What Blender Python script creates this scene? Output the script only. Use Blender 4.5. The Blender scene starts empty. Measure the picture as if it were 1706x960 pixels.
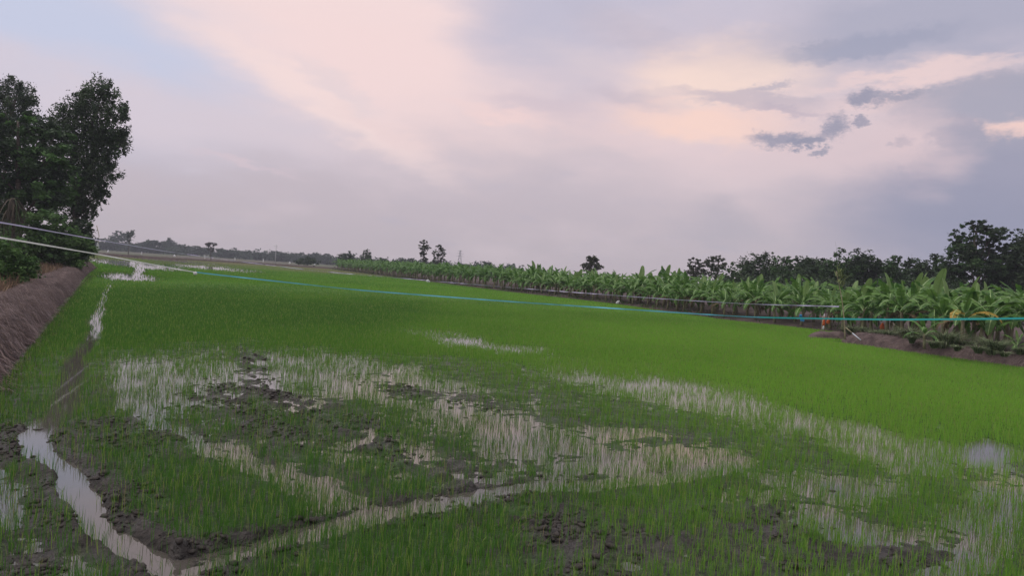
import bpy, math, random
import numpy as np
from mathutils import Vector, Matrix

# ------------------------------------------------------------------ camera, light, exposure
SC = bpy.context.scene
COL = SC.collection
F = 1250.0                     # focal length in photo pixels (1706 wide)
CX, CY = 853.0, 480.0
H = 2.5                        # eye height above the field's water
PITCH = math.atan(0.020)       # looking slightly down
ROLL = math.atan(0.0647)       # hand-held tilt

c_, s_ = math.cos(ROLL), math.sin(ROLL)
FWD = np.array([0, math.cos(PITCH), -math.sin(PITCH)])
UP0 = np.array([0, math.sin(PITCH), math.cos(PITCH)])
RT = np.array([1, 0, 0]) * c_ + UP0 * s_
UPV = -np.array([1, 0, 0]) * s_ + UP0 * c_
EYE = np.array([0, 0, H])

cam_d = bpy.data.cameras.new('camera')
cam_d.sensor_fit = 'HORIZONTAL'
cam_d.sensor_width = 36.0
cam_d.lens = F / 1706.0 * 36.0
cam_d.clip_start = 0.1
cam_d.clip_end = 9000
cam = bpy.data.objects.new('camera', cam_d)
COL.objects.link(cam)
cam.matrix_world = Matrix(((RT[0], UPV[0], -FWD[0], 0), (RT[1], UPV[1], -FWD[1], 0), (RT[2], UPV[2], -FWD[2], H), (0, 0, 0, 1)))
SC.camera = cam

SC.view_settings.view_transform = 'Standard'
SC.view_settings.look = 'None'
SC.view_settings.gamma = 1.0
SC.view_settings.use_curve_mapping = False
SC.view_settings.exposure = 0.0

SUN_EL, SUN_AZ = math.radians(50), math.radians(-100)   # azimuth clockwise from +Y
sun_d = bpy.data.lights.new('sun', 'SUN')
sun_d.energy = 1.5
sun_d.angle = math.radians(35)
sun_d.color = (1.0, 0.95, 0.9)
sun = bpy.data.objects.new('sun', sun_d)
COL.objects.link(sun)
sdir = Vector((math.sin(SUN_AZ) * math.cos(SUN_EL), math.cos(SUN_AZ) * math.cos(SUN_EL), math.sin(SUN_EL)))
sun.rotation_euler = sdir.to_track_quat('Z', 'Y').to_euler()
sun.location = (0, 0, 60)


def ray(px, py):
    d = FWD + (px - CX) / F * RT - (py - CY) / F * UPV
    return d


def ground(px, py, z=0.0):
    d = ray(px, py)
    t = (z - H) / d[2]
    return np.array([d[0] * t, d[1] * t, z])


def at(px, py, Y):
    d = ray(px, py)
    return EYE + d * (Y / d[1])


def project(X, Y, Z):
    v0, v1, v2 = X, Y, Z - H
    a = v0 * RT[0] + v1 * RT[1] + v2 * RT[2]
    b = v0 * UPV[0] + v1 * UPV[1] + v2 * UPV[2]
    c = v0 * FWD[0] + v1 * FWD[1] + v2 * FWD[2]
    c = np.maximum(c, 1e-3)
    return CX + F * a / c, CY - F * b / c


def lin(r, g, b):
    f = lambda u: (u / 255 / 12.92) if u / 255 <= 0.04045 else ((u / 255 + 0.055) / 1.055) ** 2.4
    return (f(r), f(g), f(b), 1.0)


# ------------------------------------------------------------------ world: dusk sky with pink clouds
W = bpy.data.worlds.new('World')
SC.world = W
W.use_nodes = True
nt = W.node_tree
nt.nodes.clear()
N, L = nt.nodes, nt.links


def wn(kind, **kw):
    n = N.new(kind)
    for k, v in kw.items():
        setattr(n, k, v)
    return n


def wmath(op, a, b=None, clamp=False):
    n = N.new('ShaderNodeMath')
    n.operation = op
    n.use_clamp = clamp
    for i, v in enumerate((a, b)):
        if v is None:
            continue
        if isinstance(v, (int, float)):
            n.inputs[i].default_value = v
        else:
            L.new(v, n.inputs[i])
    return n.outputs[0]


tc = wn('ShaderNodeTexCoord')
sep = wn('ShaderNodeSeparateXYZ')
L.new(tc.outputs['Generated'], sep.inputs[0])
az = wmath('ARCTAN2', sep.outputs[0], sep.outputs[1])
el = wmath('ARCSINE', sep.outputs[2])
sky = wn('ShaderNodeTexSky', sky_type='NISHITA', sun_disc=False)
sky.sun_elevation = SUN_EL
sky.sun_rotation = SUN_AZ
skyd = wn('ShaderNodeVectorMath', operation='SCALE')
L.new(sky.outputs[0], skyd.inputs[0])
skyd.inputs['Scale'].default_value = 0.07
# base cloud veil, by elevation
ramp = wn('ShaderNodeValToRGB')
elr = wn('ShaderNodeMapRange')
L.new(el, elr.inputs[0])
elr.inputs[1].default_value = 0.0
elr.inputs[2].default_value = math.pi / 2
L.new(elr.outputs[0], ramp.inputs[0])
stops = [(0.0, (194, 182, 190)), (0.05, (199, 186, 195)), (0.11, (207, 194, 203)), (0.19, (207, 198, 213)), (0.26, (204, 200, 217)), (0.42, (228, 222, 232)), (0.65, (247, 241, 244)), (1.0, (255, 252, 252))]
e = ramp.color_ramp.elements
e[0].position, e[0].color = stops[0][0], lin(*stops[0][1])
e[1].position, e[1].color = stops[-1][0], lin(*stops[-1][1])
for p, cc in stops[1:-1]:
    q = e.new(p)
    q.color = lin(*cc)
base = wn('ShaderNodeMix', data_type='RGBA')
base.inputs[0].default_value = 0.94
L.new(skyd.outputs[0], base.inputs[6])
L.new(ramp.outputs[0], base.inputs[7])
cur = base.outputs[2]
comb = wn('ShaderNodeCombineXYZ')
L.new(az, comb.inputs[0])
L.new(el, comb.inputs[1])


def warp(scale, amp, ystretch, detail=6.0, rough=0.55):
    mp = wn('ShaderNodeMapping')
    L.new(tc.outputs['Generated'], mp.inputs[0])
    mp.inputs['Scale'].default_value = (scale, scale, scale * ystretch)
    n = wn('ShaderNodeTexNoise')
    L.new(mp.outputs[0], n.inputs['Vector'])
    n.inputs['Scale'].default_value = 1.0
    n.inputs['Detail'].default_value = detail
    n.inputs['Roughness'].default_value = rough
    sb = wn('ShaderNodeVectorMath', operation='SUBTRACT')
    L.new(n.outputs['Color'], sb.inputs[0])
    sb.inputs[1].default_value = (0.5, 0.5, 0.5)
    sc = wn('ShaderNodeVectorMath', operation='MULTIPLY')
    L.new(sb.outputs[0], sc.inputs[0])
    sc.inputs[1].default_value = (amp, amp * 0.6, 0)
    ad = wn('ShaderNodeVectorMath', operation='ADD')
    L.new(comb.outputs[0], ad.inputs[0])
    L.new(sc.outputs[0], ad.inputs[1])
    return ad.outputs[0], n.outputs['Fac']


P_soft, n_soft = warp(5, 0.22, 3.0, 5)
P_wisp, n_wisp = warp(16, 0.10, 3.0, 8, 0.62)
P_puff, n_puff = warp(30, 0.075, 1.8, 12, 0.74)

# thin veil variation over the whole sky
for nf, colr, lo, hi, op in ((n_soft, (225, 208, 214), 0.48, 0.75, 0.35), (n_wisp, (180, 176, 194), 0.5, 0.8, 0.28)):
    mr = wn('ShaderNodeMapRange', interpolation_type='SMOOTHSTEP')
    L.new(nf, mr.inputs[0])
    mr.inputs[1].default_value, mr.inputs[2].default_value = lo, hi
    mr.inputs[3].default_value, mr.inputs[4].default_value = 0, op
    mx = wn('ShaderNodeMix', data_type='RGBA')
    L.new(mr.outputs[0], mx.inputs[0])
    L.new(cur, mx.inputs[6])
    mx.inputs[7].default_value = lin(*colr)
    cur = mx.outputs[2]


def azel(px, py):
    d = ray(px, py)
    d = d / np.linalg.norm(d)
    return math.atan2(d[0], d[1]), math.asin(d[2])


def cloud(px, py, rx, ry, rot, soft, colr, op=1.0, P=None):
    global cur
    a, b = azel(px, py)
    mp = wn('ShaderNodeMapping', vector_type='TEXTURE')
    L.new(P or P_soft, mp.inputs[0])
    mp.inputs['Location'].default_value = (a, b, 0)
    mp.inputs['Rotation'].default_value = (0, 0, -math.radians(rot) + 0.0)
    mp.inputs['Scale'].default_value = (rx / F, ry / F, 1)
    ln = wn('ShaderNodeVectorMath', operation='LENGTH')
    L.new(mp.outputs[0], ln.inputs[0])
    mr = wn('ShaderNodeMapRange', interpolation_type='SMOOTHSTEP')
    L.new(ln.outputs['Value'], mr.inputs[0])
    mr.inputs[1].default_value, mr.inputs[2].default_value = 1 + soft, max(1 - soft, 0)
    mr.inputs[3].default_value, mr.inputs[4].default_value = 0, op
    mx = wn('ShaderNodeMix', data_type='RGBA')
    L.new(mr.outputs[0], mx.inputs[0])
    L.new(cur, mx.inputs[6])
    mx.inputs[7].default_value = lin(*colr)
    cur = mx.outputs[2]


cloud(60, 50, 330, 120, 2, 0.8, (200, 206, 229), 0.95)
cloud(250, 190, 330, 44, 6, 0.9, (219, 206, 215), 0.8)
cloud(420, 30, 160, 60, 20, 0.9, (231, 217, 222), 0.8)
cloud(600, 30, 270, 150, 16, 0.8, (248, 223, 221), 0.9)
cloud(660, 120, 220, 80, 12, 0.9, (245, 219, 218), 0.85)
cloud(530, 165, 180, 22, 25, 0.8, (247, 223, 220), 0.8, P_wisp)
cloud(560, 145, 60, 14, 30, 0.8, (226, 211, 216), 0.5, P_wisp)
cloud(640, 215, 80, 12, 18, 0.8, (238, 214, 214), 0.7, P_wisp)
cloud(410, 275, 55, 6, 6, 0.8, (216, 199, 207), 0.7, P_wisp)
cloud(960, 40, 150, 90, 10, 0.9, (193, 190, 209), 0.85)
cloud(1090, 82, 110, 26, 25, 0.9, (188, 183, 200), 0.8, P_wisp)
cloud(1000, 110, 90, 20, 15, 0.9, (214, 203, 212), 0.6, P_wisp)
cloud(840, 192, 70, 12, 8, 0.8, (244, 215, 213), 0.8, P_wisp)
cloud(930, 180, 90, 16, 4, 0.9, (205, 190, 202), 0.6, P_wisp)
cloud(1080, 226, 150, 24, 4, 0.9, (234, 209, 210), 0.7, P_wisp)
cloud(1290, 190, 260, 110, 0, 0.8, (232, 210, 213), 0.8)
cloud(1060, 160, 60, 14, 5, 0.8, (196, 184, 197), 0.6, P_wisp)
cloud(1205, 122, 120, 44, -4, 0.7, (250, 223, 212), 0.9, P_wisp)
cloud(1215, 128, 75, 26, -4, 0.9, (252, 225, 213), 0.8)
cloud(1180, 206, 120, 26, 4, 0.7, (252, 217, 205), 0.9, P_wisp)
cloud(1250, 166, 110, 11, 5, 0.5, (203, 188, 197), 0.85, P_wisp)
cloud(1310, 186, 70, 7, 4, 0.6, (190, 178, 192), 0.8, P_wisp)
cloud(1290, 142, 26, 5, -6, 0.6, (186, 178, 192), 0.7, P_puff)
cloud(1580, 40, 280, 70, -4, 0.6, (174, 174, 194), 0.9)
cloud(1450, 74, 110, 16, -6, 0.5, (163, 165, 187), 0.85, P_puff)
cloud(1365, 75, 30, 7, -6, 0.6, (170, 169, 188), 0.8, P_puff)
cloud(1500, 118, 110, 14, -4, 0.7, (214, 199, 207), 0.7, P_wisp)
cloud(1480, 260, 170, 50, 6, 0.9, (219, 199, 205), 0.8)
cloud(1560, 150, 110, 16, -8, 0.7, (236, 208, 207), 0.7, P_wisp)
cloud(1655, 165, 125, 38, -4, 0.35, (168, 167, 185), 0.9, P_puff)
cloud(1530, 122, 130, 9, -6, 0.8, (238, 212, 211), 0.85, P_wisp)
cloud(1680, 225, 60, 18, 5, 0.5, (243, 210, 203), 0.95, P_wisp)
cloud(1596, 226, 36, 26, 0, 0.25, (170, 166, 184), 0.95, P_puff)
cloud(1640, 285, 90, 52, 0, 0.3, (168, 165, 183), 0.95, P_puff)
cloud(1720, 265, 60, 34, 0, 0.18, (166, 164, 183), 0.95, P_puff)
cloud(1700, 345, 200, 70, 0, 0.45, (161, 160, 181), 0.9, P_puff)
cloud(1670, 390, 210, 80, 0, 0.8, (150, 152, 175), 0.9)
cloud(1305, 233, 50, 11, 2, 0.5, (155, 154, 174), 0.9, P_puff)
cloud(1392, 212, 24, 17, -25, 0.45, (155, 154, 174), 0.9, P_puff)
cloud(1345, 238, 26, 7, -8, 0.4, (152, 152, 172), 0.9, P_puff)
cloud(1445, 163, 24, 11, -4, 0.55, (156, 155, 175), 0.95, P_puff)
cloud(1500, 158, 26, 7, -4, 0.5, (162, 160, 178), 0.85, P_puff)
cloud(1438, 199, 8, 6, 0, 0.5, (160, 157, 176), 0.9, P_puff)
cloud(1368, 253, 16, 4, -8, 0.5, (160, 158, 176), 0.9, P_puff)
cloud(1502, 237, 13, 7, 0, 0.5, (170, 165, 182), 0.9, P_puff)
cloud(1195, 360, 60, 22, 8, 0.9, (178, 173, 186), 0.6)
cloud(1540, 250, 40, 40, 0, 0.9, (222, 200, 205), 0.6)
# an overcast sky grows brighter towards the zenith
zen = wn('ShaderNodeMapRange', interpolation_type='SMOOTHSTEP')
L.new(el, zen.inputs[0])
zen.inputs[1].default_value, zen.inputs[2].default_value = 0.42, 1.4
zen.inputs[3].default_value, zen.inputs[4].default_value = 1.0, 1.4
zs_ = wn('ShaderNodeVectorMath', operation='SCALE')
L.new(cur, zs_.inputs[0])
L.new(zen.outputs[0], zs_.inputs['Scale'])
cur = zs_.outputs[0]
bg = wn('ShaderNodeBackground')
L.new(cur, bg.inputs[0])
bg.inputs[1].default_value = 1.0
wo = wn('ShaderNodeOutputWorld')
L.new(bg.outputs[0], wo.inputs[0])
W.cycles.sampling_method = 'MANUAL'
W.cycles.sample_map_resolution = 512


# ------------------------------------------------------------------ helpers
RNG = np.random.default_rng(7)


def vnoise(x, y, seed=0):
    xi, yi = np.floor(x).astype(np.int64), np.floor(y).astype(np.int64)
    fx, fy = x - xi, y - yi
    fx, fy = fx * fx * (3 - 2 * fx), fy * fy * (3 - 2 * fy)

    def hsh(a, b):
        n = (a * 374761393 + b * 668265263 + seed * 974711) & 0x7fffffff
        n = ((n ^ (n >> 13)) * 1274126177) & 0x7fffffff
        n = (n ^ (n >> 16)) & 0xffff
        return n / 65535.0
    a, b, c, d = hsh(xi, yi), hsh(xi + 1, yi), hsh(xi, yi + 1), hsh(xi + 1, yi + 1)
    return (a * (1 - fx) + b * fx) * (1 - fy) + (c * (1 - fx) + d * fx) * fy


def fbm(x, y, seed=0, octv=4):
    v, a, t = 0, 0.5, 0
    for o in range(octv):
        v = v + a * vnoise(x * 2 ** o, y * 2 ** o, seed + o * 17)
        t += a
        a *= 0.5
    return v / t


def sstep(a, b, x):
    t = np.clip((x - a) / (b - a), 0, 1)
    return t * t * (3 - 2 * t)


def tag(o, label=None, cat=None, group=None, kind=None):
    if label:
        o['label'] = label
    if cat:
        o['category'] = cat
    if group:
        o['group'] = group
    if kind:
        o['kind'] = kind
    return o


def link(name, me, parent=None):
    o = bpy.data.objects.new(name, me)
    COL.objects.link(o)
    if parent:
        o.parent = parent
    return o


def empty(name, loc, rz=0):
    o = bpy.data.objects.new(name, None)
    o.empty_display_size = 0.3
    COL.objects.link(o)
    o.location = [float(v) for v in loc]
    o.rotation_euler = (0, 0, rz)
    return o


def fast_mesh(name, V, faces, mats, col=None, smooth=False, mat_idx=None):
    """faces: list of integer arrays (n,3) or (n,4); col: per-vertex rgb stored as attribute 'tint'"""
    V = np.asarray(V, dtype=np.float32)
    faces = [np.asarray(f, dtype=np.int32) for f in faces if len(f)]
    me = bpy.data.meshes.new(name)
    me.vertices.add(len(V))
    me.vertices.foreach_set('co', V.ravel())
    tot = sum(len(f) for f in faces)
    nl = sum(f.size for f in faces)
    me.loops.add(nl)
    me.polygons.add(tot)
    me.loops.foreach_set('vertex_index', np.concatenate([f.ravel() for f in faces]))
    st, s = [], 0
    for f in faces:
        k = f.shape[1]
        st.append(s + np.arange(len(f)) * k)
        s += f.size
    me.polygons.foreach_set('loop_start', np.concatenate(st).astype(np.int32))
    if mat_idx is not None:
        me.polygons.foreach_set('material_index', np.asarray(mat_idx, dtype=np.int32))
    me.update(calc_edges=True)
    me.validate()
    for m in mats if isinstance(mats, (list, tuple)) else [mats]:
        me.materials.append(m)
    if col is not None:
        at_ = me.attributes.new('tint', 'FLOAT_COLOR', 'POINT')
        c4 = np.ones((len(V), 4), dtype=np.float32)
        c4[:, :3] = col
        at_.data.foreach_set('color', c4.ravel())
    if smooth:
        me.polygons.foreach_set('use_smooth', np.ones(tot, dtype=bool))
    return me


class MB:
    """collects pieces of one mesh"""

    def __init__(self):
        self.v, self.q, self.t, self.n = [], [], [], 0

    def add(self, V, quads=None, tris=None):
        V = np.asarray(V, dtype=float).reshape(-1, 3)
        if quads is not None and len(quads):
            self.q.append(np.asarray(quads) + self.n)
        if tris is not None and len(tris):
            self.t.append(np.asarray(tris) + self.n)
        self.v.append(V)
        self.n += len(V)

    def tube(self, pts, rad, seg=6, cap=True):
        pts = np.asarray(pts, dtype=float)
        rad = np.broadcast_to(np.asarray(rad, dtype=float), (len(pts),))
        tan = np.gradient(pts, axis=0)
        tan /= np.linalg.norm(tan, axis=1)[:, None] + 1e-9
        ref = np.array([1.0, 0.1, 0.05]) if abs(tan[0][2]) > 0.6 else np.array([0, 0.05, 1.0])
        a = np.cross(tan, ref)
        a /= np.linalg.norm(a, axis=1)[:, None] + 1e-9
        b = np.cross(tan, a)
        th = np.arange(seg) / seg * 2 * math.pi
        V = (pts[:, None, :] + rad[:, None, None] * (np.cos(th)[None, :, None] * a[:, None, :] + np.sin(th)[None, :, None] * b[:, None, :])).reshape(-1, 3)
        q = []
        for i in range(len(pts) - 1):
            for j in range(seg):
                k = (j + 1) % seg
                q.append((i * seg + j, i * seg + k, (i + 1) * seg + k, (i + 1) * seg + j))
        t = []
        if cap:
            V = np.vstack([V, pts[0], pts[-1]])
            n0 = len(pts) * seg
            for j in range(seg):
                k = (j + 1) % seg
                t.append((n0, k, j))
                t.append((n0 + 1, (len(pts) - 1) * seg + j, (len(pts) - 1) * seg + k))
        self.add(V, q, t)

    def blob(self, c, r, seed=0, nu=8, nv=6, rough=0.15):
        rg = np.random.default_rng(seed)
        V = []
        for i in range(nv + 1):
            ph = math.pi * i / nv
            for j in range(nu):
                th = 2 * math.pi * j / nu
                k = 1 + rough * (rg.random() * 2 - 1)
                V.append((c[0] + r[0] * k * math.sin(ph) * math.cos(th), c[1] + r[1] * k * math.sin(ph) * math.sin(th), c[2] + r[2] * k * math.cos(ph)))
        q = [(i * nu + j, (i + 1) * nu + j, (i + 1) * nu + (j + 1) % nu, i * nu + (j + 1) % nu) for i in range(nv) for j in range(nu)]
        self.add(V, q)

    def mesh(self, name, mat, col=None, smooth=False):
        fs = []
        if self.q:
            fs.append(np.vstack(self.q))
        if self.t:
            fs.append(np.vstack(self.t))
        return fast_mesh(name, np.vstack(self.v), fs, mat, col, smooth)

    def build(self, name, mat, parent=None, smooth=False, col=None):
        return link(name, self.mesh(name, mat, col, smooth), parent)


# ------------------------------------------------------------------ materials
def mat(name, rgb, rough=0.8, spec=0.3, tint=None, trans=0.0, noise=None, bump=None, ior=1.45):
    """rgb base colour; tint='tint' multiplies by the mesh attribute; noise=(scale, other rgb, lo, hi); bump=(scale, strength, distance)"""
    m = bpy.data.materials.new(name)
    m.use_nodes = True
    t = m.node_tree
    p = t.nodes['Principled BSDF']
    out = t.nodes['Material Output']
    p.inputs['Roughness'].default_value = rough
    p.inputs['Specular IOR Level'].default_value = spec
    p.inputs['IOR'].default_value = ior
    p.inputs['Base Color'].default_value = (*rgb, 1)
    src = None
    co = t.nodes.new('ShaderNodeTexCoord')
    if noise:
        nz = t.nodes.new('ShaderNodeTexNoise')
        t.links.new(co.outputs['Object'], nz.inputs['Vector'])
        nz.inputs['Scale'].default_value = noise[0]
        nz.inputs['Detail'].default_value = 6
        mr = t.nodes.new('ShaderNodeMapRange')
        t.links.new(nz.outputs['Fac'], mr.inputs[0])
        mr.inputs[1].default_value, mr.inputs[2].default_value = noise[2], noise[3]
        mx = t.nodes.new('ShaderNodeMix')
        mx.data_type = 'RGBA'
        t.links.new(mr.outputs[0], mx.inputs[0])
        mx.inputs[6].default_value = (*rgb, 1)
        mx.inputs[7].default_value = (*noise[1], 1)
        src = mx.outputs[2]
    if tint:
        a = t.nodes.new('ShaderNodeAttribute')
        a.attribute_name = 'tint'
        if src is None:
            src = a.outputs['Color']
        else:
            mm = t.nodes.new('ShaderNodeMix')
            mm.data_type = 'RGBA'
            mm.blend_type = 'MULTIPLY'
            mm.inputs[0].default_value = 1
            t.links.new(src, mm.inputs[6])
            t.links.new(a.outputs['Color'], mm.inputs[7])
            src = mm.outputs[2]
    if src is not None:
        t.links.new(src, p.inputs['Base Color'])
    if bump:
        nb = t.nodes.new('ShaderNodeTexNoise')
        t.links.new(co.outputs['Object'], nb.inputs['Vector'])
        nb.inputs['Scale'].default_value = bump[0]
        nb.inputs['Detail'].default_value = 8
        bn = t.nodes.new('ShaderNodeBump')
        bn.inputs['Strength'].default_value = bump[1]
        bn.inputs['Distance'].default_value = bump[2]
        t.links.new(nb.outputs['Fac'], bn.inputs['Height'])
        t.links.new(bn.outputs[0], p.inputs['Normal'])
    if trans:
        tr = t.nodes.new('ShaderNodeBsdfTranslucent')
        if src is not None:
            t.links.new(src, tr.inputs[0])
        else:
            tr.inputs[0].default_value = (*rgb, 1)
        ms = t.nodes.new('ShaderNodeMixShader')
        ms.inputs[0].default_value = trans
        t.links.new(p.outputs[0], ms.inputs[1])
        t.links.new(tr.outputs[0], ms.inputs[2])
        t.links.new(ms.outputs[0], out.inputs[0])
    return m


M = {}
M['field'] = mat('wet_mud', (1, 1, 1), 0.7, 0.2, tint=True, noise=(14.0, (0.4, 0.4, 0.4), 0.38, 0.62), bump=(26, 1.0, 0.05))
_t = M['field'].node_tree
_n = _t.nodes.new('ShaderNodeTexNoise')
_n.inputs['Scale'].default_value = 2.3
_n.inputs['Detail'].default_value = 7
_c = _t.nodes.new('ShaderNodeTexCoord')
_t.links.new(_c.outputs['Object'], _n.inputs['Vector'])
_m = _t.nodes.new('ShaderNodeMapRange')
_m.inputs[1].default_value, _m.inputs[2].default_value = 0.42, 0.6
_m.inputs[3].default_value, _m.inputs[4].default_value = 0.32, 0.85
_t.links.new(_n.outputs['Fac'], _m.inputs[0])
_t.links.new(_m.outputs[0], _t.nodes['Principled BSDF'].inputs['Roughness'])
_a = _t.nodes.new('ShaderNodeAttribute')
_a.attribute_name = 'wet'
_w = _t.nodes.new('ShaderNodeMath')
_w.operation = 'MULTIPLY'
_w.inputs[1].default_value = 0.35
_t.links.new(_a.outputs['Fac'], _w.inputs[0])
_t.links.new(_w.outputs[0], _t.nodes['Principled BSDF'].inputs['Specular IOR Level'])
M['clod'] = mat('mud_clod', (0.05, 0.043, 0.038), 0.75, 0.2, noise=(20, (0.025, 0.022, 0.02), 0.4, 0.7))
M['water'] = mat('muddy_water', (0.07, 0.062, 0.054), 0.03, 0.5, bump=(2.2, 0.05, 0.01), ior=1.58)
M['rice'] = mat('rice_blade', (1, 1, 1), 0.55, 0.15, tint=True, trans=0.45)
M['leaf'] = mat('tree_leaf', (1, 1, 1), 0.55, 0.25, tint=True, trans=0.3)
M['bark'] = mat('bark', (0.11, 0.09, 0.075), 0.9, 0.2, noise=(6, (0.05, 0.042, 0.036), 0.4, 0.65), bump=(12, 0.5, 0.03))
M['banana'] = mat('banana_leaf', (0.125, 0.245, 0.045), 0.42, 0.35, trans=0.38, noise=(2.2, (0.05, 0.13, 0.03), 0.35, 0.65))
M['banana_new'] = mat('banana_new_leaf', (0.17, 0.27, 0.085), 0.45, 0.4, trans=0.4, noise=(3, (0.13, 0.22, 0.06), 0.4, 0.7))
M['banana_dry'] = mat('banana_dry_leaf', (0.17, 0.125, 0.07), 0.8, 0.2, trans=0.2, noise=(3, (0.09, 0.075, 0.045), 0.4, 0.7))
M['banana_yellow'] = mat('banana_yellow_leaf', (0.42, 0.27, 0.06), 0.6, 0.3, trans=0.3, noise=(3, (0.2, 0.24, 0.05), 0.4, 0.65))
M['banana_rib'] = mat('banana_midrib', (0.27, 0.38, 0.15), 0.45, 0.4)
M['banana_stem'] = mat('banana_stem', (0.2, 0.185, 0.11), 0.6, 0.3, noise=(4, (0.085, 0.075, 0.045), 0.4, 0.65))
M['soil'] = mat('bare_soil', (0.1, 0.074, 0.068), 0.95, 0.15, noise=(1.4, (0.055, 0.043, 0.04), 0.35, 0.7), bump=(7, 0.8, 0.06))
M['bank'] = mat('dry_earth', (0.128, 0.095, 0.088), 0.95, 0.15, noise=(3.0, (0.065, 0.048, 0.047), 0.35, 0.7), bump=(9, 0.9, 0.06))
M['straw'] = mat('dry_straw', (1, 1, 1), 0.8, 0.2, tint=True, trans=0.15)
M['plain'] = mat('open_ground', (0.1, 0.078, 0.072), 0.95, 0.15, noise=(0.025, (0.07, 0.1, 0.045), 0.45, 0.6))
M['tape_white'] = mat('white_tape', (0.8, 0.8, 0.8), 0.35, 0.5, trans=0.2)
M['tape_blue'] = mat('blue_tape', (0.17, 0.55, 0.74), 0.35, 0.5, trans=0.2)
M['tape_teal'] = mat('teal_tape', (0.06, 0.5, 0.52), 0.35, 0.5, trans=0.2)
M['tape_mauve'] = mat('mauve_tape', (0.5, 0.46, 0.68), 0.35, 0.5, trans=0.2)
M['tape_violet'] = mat('violet_tape', (0.22, 0.2, 0.46), 0.35, 0.5, trans=0.2)
M['bag_orange'] = mat('orange_plastic', (0.62, 0.15, 0.045), 0.5, 0.3, trans=0.25, noise=(9, (0.4, 0.075, 0.025), 0.4, 0.7))
M['bag_white'] = mat('white_plastic', (0.72, 0.73, 0.74), 0.45, 0.4, trans=0.2)
M['bag_blue'] = mat('blue_plastic', (0.03, 0.25, 0.5), 0.4, 0.4, trans=0.25)
M['bamboo'] = mat('dry_bamboo', (0.3, 0.26, 0.17), 0.6, 0.3, noise=(8, (0.2, 0.17, 0.11), 0.4, 0.7))
M['pipe'] = mat('grey_pipe', (0.5, 0.54, 0.6), 0.4, 0.4)
M['steel'] = mat('galvanised_steel', (0.25, 0.26, 0.28), 0.6, 0.4)
M['concrete'] = mat('pole_concrete', (0.42, 0.42, 0.42), 0.85, 0.2)

# ------------------------------------------------------------------ layout of the land
RY = np.array([4, 20, 30, 39.0, 40.3, 45.5, 47.5, 51, 56, 76, 97, 136, 223, 245])
RX = np.array([31, 24.8, 20.5, 16.4, 21.6, 22.3, 21.5, 19.6, 15.9, 10.6, 0, -16.6, -52, -61])


def x_right(Y):
    return np.interp(Y, RY, RX)


def x_left(Y):
    return np.where(Y < 85, -1.9 - 0.5345 * Y, -47.4 - (Y - 85) * 12.0)


def y_far(X):
    return 223 + 0.28 * (X + 123)


def ell(px, py, cx, cy, rx, ry, rot=0, soft=0.5):
    a = math.radians(rot)
    dx, dy = px - cx, py - cy
    u = (dx * math.cos(a) + dy * math.sin(a)) / rx
    v = (-dx * math.sin(a) + dy * math.cos(a)) / ry
    return 1 - sstep(1 - soft, 1 + soft, np.sqrt(u * u + v * v))


def dist_poly(X, Y, pts):
    d = np.full(X.shape, 1e9)
    for (ax, ay), (bx, by) in zip(pts[:-1], pts[1:]):
        vx, vy = bx - ax, by - ay
        t = np.clip(((X - ax) * vx + (Y - ay) * vy) / (vx * vx + vy * vy), 0, 1)
        d = np.minimum(d, np.hypot(X - ax - t * vx, Y - ay - t * vy))
    return d


def gp(pts):
    return [tuple(ground(x, y)[:2]) for x, y in pts]


FOOT = gp([(405, 565), (420, 600), (440, 640), (480, 665), (520, 690), (620, 740), (720, 795), (780, 830), (880, 880), (930, 920), (960, 965)])
DITCH = gp([(70, 722), (100, 770), (125, 810), (160, 868), (215, 920), (275, 952), (305, 975)])
TRACK = gp([(290, 962), (380, 930), (480, 900), (600, 872), (700, 848), (780, 832), (900, 812), (1000, 802), (1120, 790), (1240, 768)])
TRACK_B = gp([(240, 690), (300, 715), (360, 755), (450, 790), (560, 830), (640, 862)])
SIDE = gp([(190, 462), (172, 500), (160, 540), (140, 585), (112, 640), (95, 700), (75, 735)])
EDGE_Y = ([-50, 170, 400, 600, 750, 930, 1100, 1250, 1450, 1600, 1800], [580, 585, 568, 592, 594, 618, 628, 652, 702, 742, 752])

WATERS = [(330, 650, 190, 50, 6, .5), (600, 630, 190, 30, 10, .5), (800, 690, 130, 22, 14, .6), (1180, 668, 270, 30, 12, .5), (1480, 735, 190, 26, 16, .5),
          (1635, 757, 38, 22, 0, .3), (1080, 785, 190, 30, -4, .5), (1380, 800, 130, 30, 4, .6), (1430, 880, 150, 26, 4, .5), (1660, 850, 70, 45, 10, .5),
          (1620, 940, 110, 22, -14, .5), (12, 845, 24, 40, 0, .7), (110, 945, 70, 18, 8, .5), (1050, 718, 60, 12, 5, .5), (900, 735, 140, 26, 8, .7),
          (215, 462, 46, 7, 3, .5), (225, 441, 85, 5.5, 6, .45), (250, 431, 120, 2.6, 5, .6), (345, 446, 80, 3.5, 5, .8), (232, 452, 10, 12, 0, .5), (800, 572, 100, 9, 8, .95), (470, 800, 110, 30, 25, .8),
          (640, 760, 120, 30, 20, .8), (470, 690, 60, 16, 0, .5), (1270, 845, 60, 20, 0, .6), (1040, 958, 26, 8, 10, .4)]
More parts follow.
